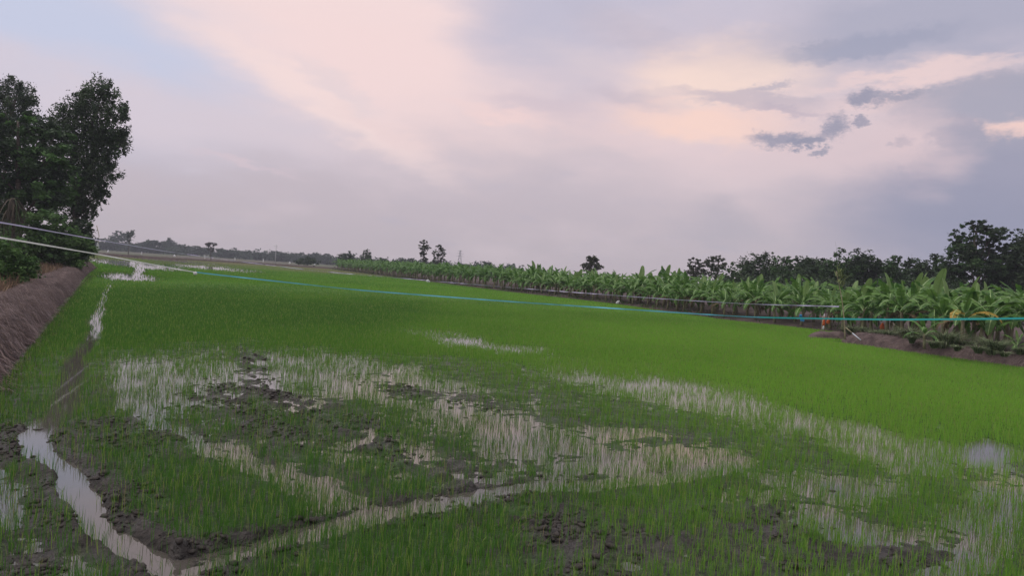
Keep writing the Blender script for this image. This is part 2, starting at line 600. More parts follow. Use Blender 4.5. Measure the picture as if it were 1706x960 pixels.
MUDS = [(480, 700, 150, 36, 12, .6), (190, 850, 60, 80, 55, .5), (35, 750, 60, 34, 5, .5), (40, 945, 60, 22, 0, .4), (1265, 900, 110, 44, -6, .6), (950, 890, 90, 40, 20, .7),
        (1450, 935, 170, 26, -6, .5), (1150, 930, 110, 30, 0, .7), (730, 660, 100, 10, 12, .9), (620, 740, 40, 20, 30, .5), (250, 740, 110, 34, 10, .7),
        (380, 910, 110, 22, -14, .5), (870, 830, 80, 12, -10, .6), (300, 905, 60, 26, 20, .5), (780, 800, 40, 24, 40, .5)]
GREENS = [(330, 840, 190, 70, 20, .7), (700, 925, 150, 60, 0, .7), (1180, 705, 170, 18, 6, .6), (60, 640, 110, 60, 0, .7), (1330, 770, 110, 22, 0, .8), (140, 880, 50, 60, 40, .6),
          (900, 850, 160, 26, -6, .7), (650, 800, 120, 30, 10, .8), (1100, 860, 140, 40, 0, .8), (560, 720, 100, 20, 14, .7), (1550, 820, 120, 40, 0, .8)]


def field_maps(X, Y):
    """water, mud and rice cover of the field at ground points"""
    px0, py0 = project(X, Y, np.zeros_like(X))
    w1 = fbm(X * 0.9, Y * 0.5, 3) - 0.5
    w2 = fbm(X * 0.7 + 40, Y * 0.4, 9) - 0.5
    k = np.clip((py0 - 430) / 300, 0.05, 1.3)
    px = px0 + w1 * 140 * k
    py = py0 + w2 * 55 * k
    near = sstep(420, 560, py0)
    fine = fbm(X * 4.0, Y * 4.0, 21)
    wat = np.zeros_like(X)
    for a in WATERS:
        wat = np.maximum(wat, ell(px, py, *a))
    mud = np.zeros_like(X)
    for a in MUDS:
        mud = np.maximum(mud, ell(px, py, *a))
    grn = np.zeros_like(X)
    for a in GREENS:
        grn = np.maximum(grn, ell(px, py, *a))
    dense = sstep(22, -12, py - np.interp(px, *EDGE_Y))
    jx, jy = X + w1 * 0.6, Y + w2 * 0.6
    dj = dist_poly(jx, jy, DITCH)
    ditch = 1 - sstep(0.07, 0.21, dj)
    drim = (1 - sstep(0.22, 0.6, dj)) * (1 - ditch)
    dt = dist_poly(jx, jy, TRACK)
    track = (1 - sstep(0.14, 0.27, dt))
    tfade = 1 - sstep(760, 1150, px0)
    track = track * (0.45 + 0.55 * tfade)
    trim_ = (1 - sstep(0.2, 0.55, dt)) * (1 - track) * tfade
    tb = 1 - sstep(0.05, 0.22, dist_poly(jx, jy, TRACK_B))
    ft = 1 - sstep(0.15, 0.55, dist_poly(jx, jy, FOOT))
    sd = 1 - sstep(0.06, 0.30, dist_poly(X + w1 * 0.4, Y, SIDE))
    pocket = sstep(0.54, 0.66, fbm(X * 2.6, Y * 2.6, 51, 3))
    rice = dense * (1.0 - np.maximum(wat * (py0 < 600), 0) * np.where(py0 < 475, 0.95, 0.8)) + (1 - dense) * (0.80 + 0.42 * grn + 0.75 * (fine - 0.5) - 0.12 * wat - 0.54 * mud * (1 - 0.7 * grn))
    rice = rice * (1 - 0.93 * np.maximum(ditch, sd * 0.72)) * (1 - 0.62 * track) * (1 - 0.6 * drim)
    rice = rice * (1 - 0.6 * ft * (1 - dense)) * np.maximum(0.6 + 0.7 * sstep(0.3, 0.7, fbm(X * 1.3, Y * 1.3, 77, 3)), dense)
    ow = ell(px0, py0, 1640, 757, 36, 20, 0, .35)
    rice = rice * (1 - 0.85 * ow)
    hgt = 0.011 + 0.02 * mud + 0.03 * drim + 0.03 * trim_ + 0.012 * grn - 0.036 * wat * (1 - 0.7 * mud)
    hgt = hgt - 0.11 * ditch - 0.115 * track - 0.05 * tb * (1 - mud * 0.4) - 0.09 * sd - 0.06 * ft * pocket + 0.03 * ft * (1 - pocket)
    hgt = hgt - 0.05 * ow
    rough = 0.62 * (1 - 0.75 * dense) + 0.7 * (1 - 0.8 * dense) * np.clip(mud + 0.8 * ft + drim + 0.6 * trim_, 0, 1)
    hgt = hgt + rough * ((fbm(X * 8.0, Y * 8.0, 31, 4) - 0.5) * 0.105 + (fbm(X * 1.7, Y * 1.7, 41, 3) - 0.5) * 0.05)
    return dict(px=px0, py=py0, wat=wat, mud=mud, grn=grn, dense=dense, rice=np.clip(rice, 0, 1), h=hgt, ft=ft, rim=np.maximum(drim, trim_), near=near, ditch=ditch)


# ------------------------------------------------------------------ ground, field and water
def grid_faces(nr, nc):
    i, j = np.meshgrid(np.arange(nr - 1), np.arange(nc - 1), indexing='ij')
    a = (i * nc + j).ravel()
    return np.stack([a, a + 1, a + nc + 1, a + nc], axis=1)


rr = np.array([0, 60, 150, 240, 300, 360, 420, 600, 1000, 2000, 5000.0])
ta = np.linspace(0, 2 * math.pi, 73)
R_, T_ = np.meshgrid(rr, ta, indexing='ij')
me = fast_mesh('ground', np.stack([R_ * np.sin(T_), R_ * np.cos(T_), np.full_like(R_, -0.3)], axis=-1).reshape(-1, 3), [grid_faces(len(rr), len(ta))[:, ::-1]], M['plain'])
tag(link('ground', me), 'open flat brown and green farmland reaching the horizon', kind='structure')

NR, NA = 640, 500
r_ = np.exp(np.linspace(math.log(3.5), math.log(262), NR))
a_ = np.linspace(math.radians(-54), math.radians(54), NA)
Rg, Ag = np.meshgrid(r_, a_, indexing='ij')
Xg, Yg = (Rg * np.sin(Ag)).ravel(), (Rg * np.cos(Ag)).ravel()
fm = field_maps(Xg, Yg)
inside = (Xg > x_left(Yg) - 2.0) & (Xg < x_right(Yg) + 2.5) & (Yg < y_far(Xg) + 1)
far = sstep(35, 75, np.hypot(Xg, Yg))
zf = fm['h'] * (1 - far) + far * (0.05 - 0.16 * np.clip(fm['wat'], 0, 1) * (fm['py'] < 600) + 0.05 * (fbm(Xg * .25, Yg * .12, 5) - 0.5))
zf = np.where(inside, zf, -0.45)
mudc = np.array([0.046, 0.039, 0.035])
algae = np.array([0.045, 0.078, 0.025])
g_far = np.array([0.10, 0.225, 0.03])
g_olive = np.array([0.19, 0.185, 0.1])
vv = fbm(Xg * 0.08, Yg * 0.03, 63, 4)
t_al = np.clip(0.55 + 0.8 * fm['grn'] + 0.7 * fm['dense'] - 0.8 * fm['mud'] - fm['rim'], 0, 1)[:, None] * sstep(0.3, 0.6, fbm(Xg * 3, Yg * 3, 61))[:, None]
cm = mudc * (1 - t_al) + algae * t_al
ol = np.clip(sstep(150, 200, Yg - 0.6 * Xg) * (0.45 + 0.5 * sstep(0.35, 0.65, vv)), 0, 1)[:, None]
cg = g_far * (1 - ol) + g_olive * ol
cm = cm * (1 - 0.75 * fm['dense'][:, None]) + np.array([0.07, 0.15, 0.028]) * 0.75 * fm['dense'][:, None]
fr = (far * fm['rice'])[:, None]
cf = cm * (1 - fr) + cg * fr
Fq = grid_faces(NR, NA)
keep = inside[Fq].any(axis=1)
me = fast_mesh('paddy_field', np.stack([Xg, Yg, zf], axis=1), [Fq[keep]], M['field'], col=cf, smooth=True)
wet = me.attributes.new('wet', 'FLOAT', 'POINT')
wet.data.foreach_set('value', np.clip((1 - far) * (1 - 0.9 * fm['dense']), 0, 1).astype(np.float32))
tag(link('paddy_field', me), 'flooded mud of the young rice paddy', kind='structure')

wl = [(x_left(np.array(float(y))) - 1.2, y) for y in (3, 20, 40, 60, 84)]
poly = [(float(a), float(b)) for a, b in wl] + [(-140, 90), (-145, y_far(-145)), (-60, y_far(-60))]
poly += [(float(x) + 1.2, float(y)) for y, x in zip(RY[::-1], RX[::-1]) if y < 236]
me = bpy.data.meshes.new('water')
me.from_pydata([(x, y, 0.0) for x, y in poly], [], [list(range(len(poly)))[::-1]])
me.materials.append(M['water'])
me.update()
if me.polygons[0].normal.z < 0:
    me.flip_normals()
tag(link('water', me), 'shallow muddy water standing between the rice seedlings', kind='structure')

# ------------------------------------------------------------------ land beside the field and its earth banks


def strip_land(name, edge, normal, offs, zs, material, amp, label):
    edge = np.asarray(edge, dtype=float)
    V = []
    for o, z in zip(offs, zs):
        P = edge + np.asarray(normal) * o
        zz = z + (amp * (fbm(P[:, 0] * 0.7, P[:, 1] * 0.7, 8) - 0.5) if o > 0.1 else 0)
        V.append(np.stack([P[:, 0], P[:, 1], np.broadcast_to(zz, (len(P),))], axis=1))
    V = np.vstack(V)
    me = fast_mesh(name, V, [grid_faces(len(offs), len(edge))], material, smooth=True)
    return tag(link(name, me), label, kind='structure')


def densify(pts, step):
    pts = np.asarray(pts, dtype=float)
    out = []
    for a, b in zip(pts[:-1], pts[1:]):
        n = max(1, int(np.linalg.norm(b - a) / step))
        for i in range(n):
            out.append(a + (b - a) * i / n)
    out.append(pts[-1])
    return np.array(out)


re = densify([(31, 4), (24.8, 20), (20.9, 30), (18.0, 38), (20.5, 40.6), (22.3, 45.5), (21.5, 47.5), (19.6, 51), (15.9, 56), (10.6, 76), (0, 97), (-16.6, 136), (-52, 223), (-62, 250)], 1.0)
strip_land('plantation_ground', re, (0.92, 0.39), [-0.3, 0.25, 0.8, 1.6, 2.6, 4, 7, 12, 20, 40, 80, 160, 300], [-0.1, 0.1, 0.2, 0.26, 0.3, 0.32, 0.34, 0.36, 0.36, 0.36, 0.36, 0.36, -0.5], M['soil'], 0.22, 'bare brown soil under the banana plants')
le = densify([(-4.5, 4), (-8.9, 13), (-24, 41), (-47.4, 85), (-49.5, 86)], 0.8)[::-1]
strip_land('bank_land', le, (-0.88, -0.47), [-0.2, 0.5, 1.2, 2.0, 3, 5, 9, 15, 30, 60, 120, 200], [-0.1, 0.2, 0.5, 0.45, 0.4, 0.4, 0.4, 0.4, 0.4, 0.4, 0.3, -0.5], M['soil'], 0.2, 'rough soil behind the left earth bank')


def earth_bank(name, path, width, height, material, label, seed, step=0.25, amp=0.12, round_ends=(True, True)):
    P = densify(path, step)
    for _ in range(14):
        P[1:-1] = (P[:-2] + P[1:-1] * 2 + P[2:]) / 4
    tan = np.gradient(P, axis=0)
    tan /= np.linalg.norm(tan, axis=1)[:, None]
    nrm = np.stack([-tan[:, 1], tan[:, 0]], axis=1)
    s = np.concatenate([[0], np.cumsum(np.linalg.norm(np.diff(P, axis=0), axis=1))])
    us = np.linspace(-1, 1, 25)
    endk = np.ones(len(P))
    if round_ends[0]:
        endk *= np.sqrt(np.clip(s / (width * 0.7), 0.0, 1))
    if round_ends[1]:
        endk *= np.sqrt(np.clip((s[-1] - s) / (width * 0.7), 0.0, 1))
    wv = width / 2 * (1 + 0.22 * (fbm(s * 0.5, s * 0 + 3, seed, 3) - 0.5)) * np.clip(endk, 0.25, 1)
    V = []
    for u in us:
        prof = (1 - abs(u) ** 2.6)
        Q = P + nrm * (wv * u)[:, None]
        z = -0.12 + (height + 0.12) * prof * endk
        z = z + amp * (fbm(Q[:, 0] * 1.6, Q[:, 1] * 1.6, seed + 5, 4) - 0.5) * 2 * (0.35 + 0.65 * prof) + 0.06 * (fbm(Q[:, 0] * 6, Q[:, 1] * 6, seed + 6, 3) - 0.5)
        V.append(np.stack([Q[:, 0], Q[:, 1], z], axis=1))
    V = np.vstack(V)
    me = fast_mesh(name, V, [grid_faces(len(us), len(P))[:, ::-1]], material, smooth=True)
    o = tag(link(name, me), label, kind='structure')
    return P, nrm, wv, height, endk


lb = [(-5.4, 4), (-10.1, 13), (-25.1, 41), (-36.4, 62), (-48.1, 84.5)]
LBK = earth_bank('left_earth_bank', lb, 2.3, 0.64, M['bank'], 'long earth bank covered in dry straw along the left edge of the paddy', 3, amp=0.2)
rb = [(32.0, 4), (25.6, 20), (21.4, 30), (17.4, 39.2)]
RBK = earth_bank('right_earth_bank', rb, 1.7, 0.62, M['bank'], 'low brown earth bank along the right edge of the paddy', 11, amp=0.035)
nb_ = [(16.0, 40.3), (17.6, 41.2), (20.5, 41.6)]
earth_bank('earth_bank_end', nb_, 1.4, 0.42, M['bank'], 'rounded end of the low brown earth bank below the bamboo pole', 15, amp=0.08)
fb = [(-170, float(y_far(-170)) + 0.5), (-123, 223.5), (-62, 240.5), (-40, 246)]
earth_bank('far_earth_bank', fb, 2.2, 0.55, M['soil'], 'low dark earth bank at the far end of the paddy', 19, step=0.6)

# ------------------------------------------------------------------ strands helper (rice, straw, tufts)


def blades(base, hgt, wid, lean, yaw, bend, tri_tip=True):
    """n tapered blades; returns V, quads, tris"""
    n = len(base)
    d = np.stack([np.cos(yaw), np.sin(yaw), np.zeros(n)], axis=1)
    side = np.stack([-np.sin(yaw), np.cos(yaw), np.zeros(n)], axis=1)
    up = np.array([0, 0, 1.0])
    fa = RNG.random(n) * math.pi * 2
    side = np.stack([np.cos(fa), np.sin(fa), np.zeros(n)], axis=1)
    w = (wid / 2)[:, None]
    l1, l2 = (lean * hgt)[:, None], (bend * hgt)[:, None]
    h = hgt[:, None]
    p0 = base
    p1 = base + d * l1 * 0.5 + up * h * 0.55
    p2 = base + d * (l1 + l2) + up * h * (1 - 0.55 * np.clip(bend, 0, 1.3)[:, None])
    V = np.stack([p0 - side * w, p0 + side * w, p1 + side * w * 0.8, p1 - side * w * 0.8, p2], axis=1).reshape(-1, 3)
    k = np.arange(n)[:, None] * 5
    return V, k + np.array([[0, 1, 2, 3]]), k + np.array([[3, 2, 4]])


def field_h(X, Y):
    return field_maps(X, Y)['h']


# near rice: single blades
def rice_points(n, r0, r1, logd, half=39.5):
    A = RNG.uniform(math.radians(-half), math.radians(half), n)
    R = np.exp(RNG.uniform(math.log(r0), math.log(r1), n)) if logd else RNG.uniform(r0, r1, n)
    return R * np.sin(A), R * np.cos(A), R


def rice_colour(X, Y, n, jit=0.14):
    v = fbm(X * 0.15, Y * 0.08, 101, 3)
    right = sstep(-0.40, 0.34, X / np.maximum(Y, 1))[:, None]
    deep, fresh, yel = np.array([0.072, 0.185, 0.03]), np.array([0.215, 0.43, 0.052]), np.array([0.26, 0.36, 0.08])
    mixv = np.clip(0.08 - 0.3 * (1 - sstep(9, 17, np.hypot(X, Y)))[:, None] + right * 0.75 + (v[:, None] - 0.5) * 0.9 + RNG.normal(0, jit, (n, 1)), 0, 1)
    c = deep * (1 - mixv) + fresh * mixv
    y = (RNG.random((n, 1)) < 0.13)
    dry = (RNG.random((n, 1)) < 0.03)
    c = np.where(dry, np.array([0.3, 0.27, 0.12]), c)
    return np.where(y, yel, c) * (0.88 + 0.24 * RNG.random((n, 1)))


def tri_blades(base, hgt, wid, lean):
    n = len(base)
    fa = RNG.random(n) * math.pi * 2
    side = np.stack([np.cos(fa), np.sin(fa), np.zeros(n)], axis=1) * (wid / 2)[:, None]
    tip = base + np.stack([RNG.normal(0, 1, n) * lean * hgt, RNG.normal(0, 1, n) * lean * hgt, hgt], axis=1)
    return np.stack([base - side, base + side, tip], axis=1).reshape(-1, 3), np.arange(n)[:, None] * 3 + np.array([[0, 1, 2]])


def in_field(X, Y, m_):
    return (X > x_left(Y) + m_) & (X < x_right(Y) - m_ - 0.05) & (Y < y_far(X) - 1)


X1, Y1, R1 = rice_points(370000, 4.5, 42, False, 46)
f1 = field_maps(X1, Y1)
ok = (RNG.random(len(X1)) < f1['rice'] * np.clip(0.78 + f1['dense'], 0, 1) * (1 - sstep(28, 42, R1))) & in_field(X1, Y1, 0.15)
X1, Y1, R1 = X1[ok], Y1[ok], R1[ok]
f1 = {k_: v[ok] for k_, v in f1.items()}
rep = 2
X1, Y1, R1 = (np.repeat(a, rep) for a in (X1, Y1, R1))
f1 = {k_: np.repeat(v, rep) for k_, v in f1.items()}
n1 = len(X1)
X1 = X1 + RNG.normal(0, 0.012, n1)
Y1 = Y1 + RNG.normal(0, 0.012, n1)
b1 = np.stack([X1, Y1, np.minimum(f1['h'], 0.08) - 0.01], axis=1)
tall = 0.8 + 0.4 * fbm(X1 * 0.5, Y1 * 0.5, 91)
h1 = (0.12 + 0.12 * RNG.random(n1)) * tall * (1.0 - 0.5 * sstep(12, 30, R1))
w1_ = np.maximum(0.005, 0.00034 * R1) * (0.8 + 0.4 * RNG.random(n1))
C1 = rice_colour(X1, Y1, n1)
nr_ = R1 < 11.5
k_ = int(nr_.sum())
Va, Qa, Ta = blades(b1[nr_], h1[nr_], w1_[nr_], RNG.normal(0, 0.13, k_), RNG.random(k_) * 6.283, np.abs(RNG.normal(0, 0.24, k_)) * (RNG.random(k_) < 0.7))
Vb, Tb = tri_blades(b1[~nr_], h1[~nr_], w1_[~nr_] * 1.3, 0.09)
me = fast_mesh('rice_seedlings', np.vstack([Va, Vb]), [Qa, np.vstack([Ta, Tb + len(Va)])], M['rice'], col=np.vstack([np.repeat(C1[nr_], 5, axis=0), np.repeat(C1[~nr_], 3, axis=0)]))
tag(link('rice_seedlings', me), 'thin bright green rice seedlings standing in shallow water and mud', 'rice', kind='stuff')

# denser rice of the closed stand
X3, Y3, R3 = rice_points(440000, 15, 60, False)
f3 = field_maps(X3, Y3)
ok = (RNG.random(len(X3)) < f3['dense'] * np.minimum(f3['rice'], 1) ** 2 * sstep(14, 24, R3) * (1 - sstep(46, 62, R3))) & in_field(X3, Y3, 0.15)
X3, Y3, R3 = X3[ok], Y3[ok], R3[ok]
n4 = len(X3)
b3 = np.stack([X3, Y3, np.clip(f3['h'][ok], -0.02, 0.06) - 0.01], axis=1)
h3 = (0.10 + 0.08 * RNG.random(n4)) * (0.85 + 0.3 * fbm(X3 * 0.5, Y3 * 0.5, 91))
V3, T3 = tri_blades(b3, h3, 0.00056 * R3 * (0.7 + 0.6 * RNG.random(n4)), 0.2)
me = fast_mesh('rice_stand', V3, [T3], M['rice'], col=np.repeat(rice_colour(X3, Y3, n4, 0.06), 3, axis=0))
tag(link('rice_stand', me), 'closed green stand of young rice in the middle of the paddy', 'rice', kind='stuff')

# farther rice
X2, Y2, R2 = rice_points(520000, 29, 235, True)
f2 = field_maps(X2, Y2)
ok = (RNG.random(len(X2)) < f2['rice'] * sstep(28, 42, R2)) & in_field(X2, Y2, 0.2)
X2, Y2, R2 = X2[ok], Y2[ok], R2[ok]
n2 = len(X2)
b2 = np.stack([X2, Y2, np.full(n2, -0.01)], axis=1)
h2 = 0.10 + 0.07 * RNG.random(n2)
V2, T2 = tri_blades(b2, h2, 0.00075 * R2 * (0.7 + 0.6 * RNG.random(n2)), 0.3)
C2 = rice_colour(X2, Y2, n2, 0.06)
ol2 = np.clip(sstep(150, 200, Y2 - 0.6 * X2) * (0.45 + 0.5 * sstep(0.35, 0.65, fbm(X2 * 0.08, Y2 * 0.03, 63, 4))), 0, 1)[:, None]
C2 = np.repeat(C2 * (1 - ol2) + np.array([0.25, 0.245, 0.13]) * ol2, 3, axis=0)
me = fast_mesh('rice_carpet', V2, [T2], M['rice'], col=C2)
tag(link('rice_carpet', me), 'dense green carpet of young rice across the far paddy', 'rice', kind='stuff')

# mud clods
nc_ = 110000
Xc, Yc, Rc = rice_points(nc_, 4.5, 26, False)
fc = field_maps(Xc, Yc)
pc = np.clip(0.26 * fc['mud'] + 0.18 * fc['ft'] + 0.22 * fc['rim'], 0, 1) * (1 - fc['ditch']) * (1 - fc['dense']) * sstep(0.4, 0.6, fbm(Xc * 1.5, Yc * 1.5, 131))
pc = np.clip(pc * 3, 0, 1)
ok = RNG.random(nc_) < pc + 0.004 * (1 - fc['dense'])
Xc, Yc, hc = Xc[ok], Yc[ok], fc['h'][ok]
ph = (1 + 5 ** 0.5) / 2
ico = np.array([(-1, ph, 0), (1, ph, 0), (-1, -ph, 0), (1, -ph, 0), (0, -1, ph), (0, 1, ph), (0, -1, -ph), (0, 1, -ph), (ph, 0, -1), (ph, 0, 1), (-ph, 0, -1), (-ph, 0, 1)]) / math.sqrt(1 + ph * ph)
icof = np.array([(0, 11, 5), (0, 5, 1), (0, 1, 7), (0, 7, 10), (0, 10, 11), (1, 5, 9), (5, 11, 4), (11, 10, 2), (10, 7, 6), (7, 1, 8), (3, 9, 4), (3, 4, 2), (3, 2, 6), (3, 6, 8), (3, 8, 9), (4, 9, 5), (2, 4, 11), (6, 2, 10), (8, 6, 7), (9, 8, 1)])
n3 = len(Xc)
sz = 0.008 + 0.03 * RNG.random(n3) ** 3
Vc = ico[None] * (1 + RNG.uniform(-0.3, 0.3, (n3, 12, 1))) * (sz[:, None, None] * np.stack([0.8 + 0.9 * RNG.random(n3), 0.8 + 0.9 * RNG.random(n3), 0.5 + 0.3 * RNG.random(n3)], axis=1)[:, None, :])
Vc = Vc + np.stack([Xc, Yc, np.maximum(hc, -0.01) + 0.2 * sz], axis=1)[:, None, :]
Tc = (np.arange(n3)[:, None, None] * 12 + icof[None]).reshape(-1, 3)
me = fast_mesh('mud_clods', Vc.reshape(-1, 3), [Tc], M['clod'], smooth=False)
tag(link('mud_clods', me), 'small dark clods of mud scattered over the wet field', 'mud', kind='stuff')

# dry straw lying over the left bank, dry grass behind it, grass fringe on the right bank


def bank_straw(name, bk, n, r0, r1, length, label, cols, wid=0.02, lift=0.05, seed=1, upright=0.0):
    P, nrm, wv, hh, endk = bk
    sel = np.where((P[:, 1] > r0) & (P[:, 1] < r1))[0]
    pr = 1 / np.maximum(P[sel, 1], 6) ** 1.0
    i = RNG.choice(sel, n, p=pr / pr.sum())
    u = RNG.uniform(-1, 1, n)
    tan = np.stack([nrm[:, 1], -nrm[:, 0]], axis=1)
    zof = lambda uu: -0.12 + (hh + 0.12) * (1 - np.abs(uu) ** 2.6) * endk[i]
    base = P[i] + nrm[i] * (wv[i] * u)[:, None] + tan[i] * RNG.uniform(-0.15, 0.15, (n, 1))
    du = RNG.uniform(0.15, 0.5, n) * np.where(RNG.random(n) < 0.8, np.sign(u + 0.25), -np.sign(u))
    dt_ = RNG.normal(0.1, 0.55, n)
    Lh = length * (0.5 + RNG.random(n))
    e1 = base + nrm[i] * (wv[i] * du * 0.5)[:, None] * Lh[:, None] + tan[i] * (dt_ * 0.5 * Lh)[:, None]
    e2 = base + nrm[i] * (wv[i] * du)[:, None] * Lh[:, None] + tan[i] * (dt_ * Lh)[:, None]
    u1, u2 = np.clip(u + du * 0.5 * Lh, -1, 1), np.clip(u + du * Lh, -1, 1)
    lf = lift * RNG.random(n)
    w = (np.maximum(wid, 0.0006 * P[i, 1]) * (0.6 + 0.8 * RNG.random(n)) / 2)[:, None]
    sd = tan[i] * w
    A = np.column_stack([base, zof(u) + 0.02])
    B = np.column_stack([e1, zof(u1) + 0.05 + lf + upright * Lh * RNG.random(n)])
    Cc = np.column_stack([e2, zof(u2) + 0.03 + lf * RNG.random(n) + upright * Lh * RNG.random(n)])
    S = np.column_stack([sd, np.zeros(n)])
    V = np.stack([A - S, A + S, B + S, B - S, Cc + S * .4, Cc - S * .4], axis=1).reshape(-1, 3)
    k = np.arange(n)[:, None] * 6
    q = np.vstack([k + np.array([[0, 1, 2, 3]]), k + np.array([[3, 2, 4, 5]])])
    cc = np.asarray(cols)[RNG.integers(0, len(cols), n)] * (0.7 + 0.6 * RNG.random((n, 1)))
    me = fast_mesh(name, V, [q], M['straw'], col=np.repeat(cc, 6, axis=0))
    return tag(link(name, me), label, 'straw', kind='stuff')


STRAW = [(0.2, 0.15, 0.15), (0.1, 0.072, 0.075), (0.32, 0.25, 0.235), (0.045, 0.034, 0.034), (0.19, 0.13, 0.1)]
bank_straw('straw_cover', LBK, 34000, 8, 86, 0.7, 'dry purplish brown straw combed over the left earth bank', STRAW, wid=0.026, lift=0.15, upright=0.06)
bank_straw('bank_grass_litter', RBK, 5000, 18, 41, 0.35, 'fine dry litter on the right earth bank', [(0.13, 0.095, 0.095), (0.09, 0.065, 0.065), (0.16, 0.12, 0.11)], lift=0.02)


def upright_grass(name, pts, hgt, wid, cols, label, lean=0.35):
    pts = np.asarray(pts)
    n = len(pts)
    hh = hgt * (0.5 + 0.7 * RNG.random(n))
    V, q, t = blades(pts, hh, wid * (0.6 + 0.8 * RNG.random(n)), RNG.normal(0, lean, n), RNG.random(n) * 6.283, np.abs(RNG.normal(0.15, 0.2, n)))
    cc = np.asarray(cols)[RNG.integers(0, len(cols), n)] * (0.7 + 0.6 * RNG.random((n, 1)))
    me = fast_mesh(name, V, [q, t], M['straw'], col=np.repeat(cc, 5, axis=0))
    return tag(link(name, me), label, 'grass', kind='stuff')


n = 5200
yy = RNG.uniform(20, 84, n) ** 1.0
off = np.abs(RNG.normal(1.2, 0.9, n)) + 1.6
xx = x_left(yy) - off / 0.88
patchy = fbm(xx * 0.4, yy * 0.25, 141) > 0.42
upright_grass('dry_grass', np.stack([xx, yy, np.full(n, 0.38)], axis=1)[patchy], 0.75, 0.03, [(0.2, 0.135, 0.085), (0.15, 0.1, 0.07), (0.24, 0.17, 0.11), (0.1, 0.08, 0.05)], 'dry tan grass between the left bank and the trees')
# green fringe along the foot of the left bank, weeds on the plantation floor
n = 5000
yy = RNG.uniform(9, 60, n)
xx = x_left(yy) + 0.1 + np.abs(RNG.normal(0, 0.25, n))
upright_grass('bank_foot_weeds', np.stack([xx, yy, np.full(n, -0.01)], axis=1), 0.13, 0.018, [(0.06, 0.12, 0.03), (0.09, 0.13, 0.05), (0.13, 0.12, 0.06)], 'short weeds along the foot of the left bank', lean=0.5)
n = 16000
ei = RNG.integers(20, len(re) - 1, n)
oo = RNG.random(n) ** 1.8 * 9 + 0.1
pp = re[ei] + np.array([[0.92, 0.39]]) * oo[:, None] + RNG.normal(0, 0.4, (n, 2))
pk = (fbm(pp[:, 0] * 0.5, pp[:, 1] * 0.5, 151) > 0.45) & (pp[:, 1] > 46)
upright_grass('plantation_weeds', np.column_stack([pp, np.full(n, 0.12)])[pk], 0.36, 0.05, [(0.05, 0.1, 0.03), (0.06, 0.11, 0.035), (0.1, 0.08, 0.05)], 'low weeds and litter on the plantation soil', lean=0.5)

# ------------------------------------------------------------------ trees


def leaf_cloud(blobs, n_leaf, size, cols, seed, sub=26, spread=0.34, droop=0.0, aspect=0.45):
    """leaf faces in small clumps spread through ellipsoids (cx,cy,cz,rx,ry,rz)"""
    rg = np.random.default_rng(seed)
    blobs = np.asarray(blobs, dtype=float)
    vol = (blobs[:, 3] * blobs[:, 5])
    bi = rg.choice(len(blobs), len(blobs) * sub, p=vol / vol.sum())
    d = rg.normal(size=(len(bi), 3))
    d /= np.linalg.norm(d, axis=1)[:, None]
    rad = rg.random(len(bi)) ** 0.42 * 1.06
    cc = blobs[bi, :3] + d * rad[:, None] * blobs[bi, 3:]
    csz = (np.minimum(blobs[bi, 3], blobs[bi, 5]) * spread * (0.4 + 1.0 * rg.random(len(bi))))
    shade = (0.62 + 0.76 * rg.random(len(bi)))
    tone = rg.integers(0, len(cols), len(bi))
    li = rg.integers(0, len(bi), n_leaf)
    P = cc[li] + np.clip(rg.normal(size=(n_leaf, 3)), -1.7, 1.7) * csz[li][:, None] * np.array([0.62, 0.62, 0.42 + droop])
    a = rg.normal(size=(n_leaf, 3))
    a[:, 2] = a[:, 2] * 0.5 - droop * 1.6
    a /= np.linalg.norm(a, axis=1)[:, None]
    b = np.cross(a, rg.normal(size=(n_leaf, 3)))
    b /= np.linalg.norm(b, axis=1)[:, None]
    s = (size * (0.6 + 0.8 * rg.random(n_leaf)))[:, None]
    V = np.stack([P - a * s * 0.5, P + b * s * aspect * 0.5, P + a * s * 0.5, P - b * s * aspect * 0.5], axis=1).reshape(-1, 3)
    q = np.arange(n_leaf)[:, None] * 4 + np.array([[0, 1, 2, 3]])
    C = np.asarray(cols)[tone[li]] * (shade[li] * (0.8 + 0.4 * rg.random(n_leaf)))[:, None]
    return V, q, np.repeat(C, 4, axis=0)


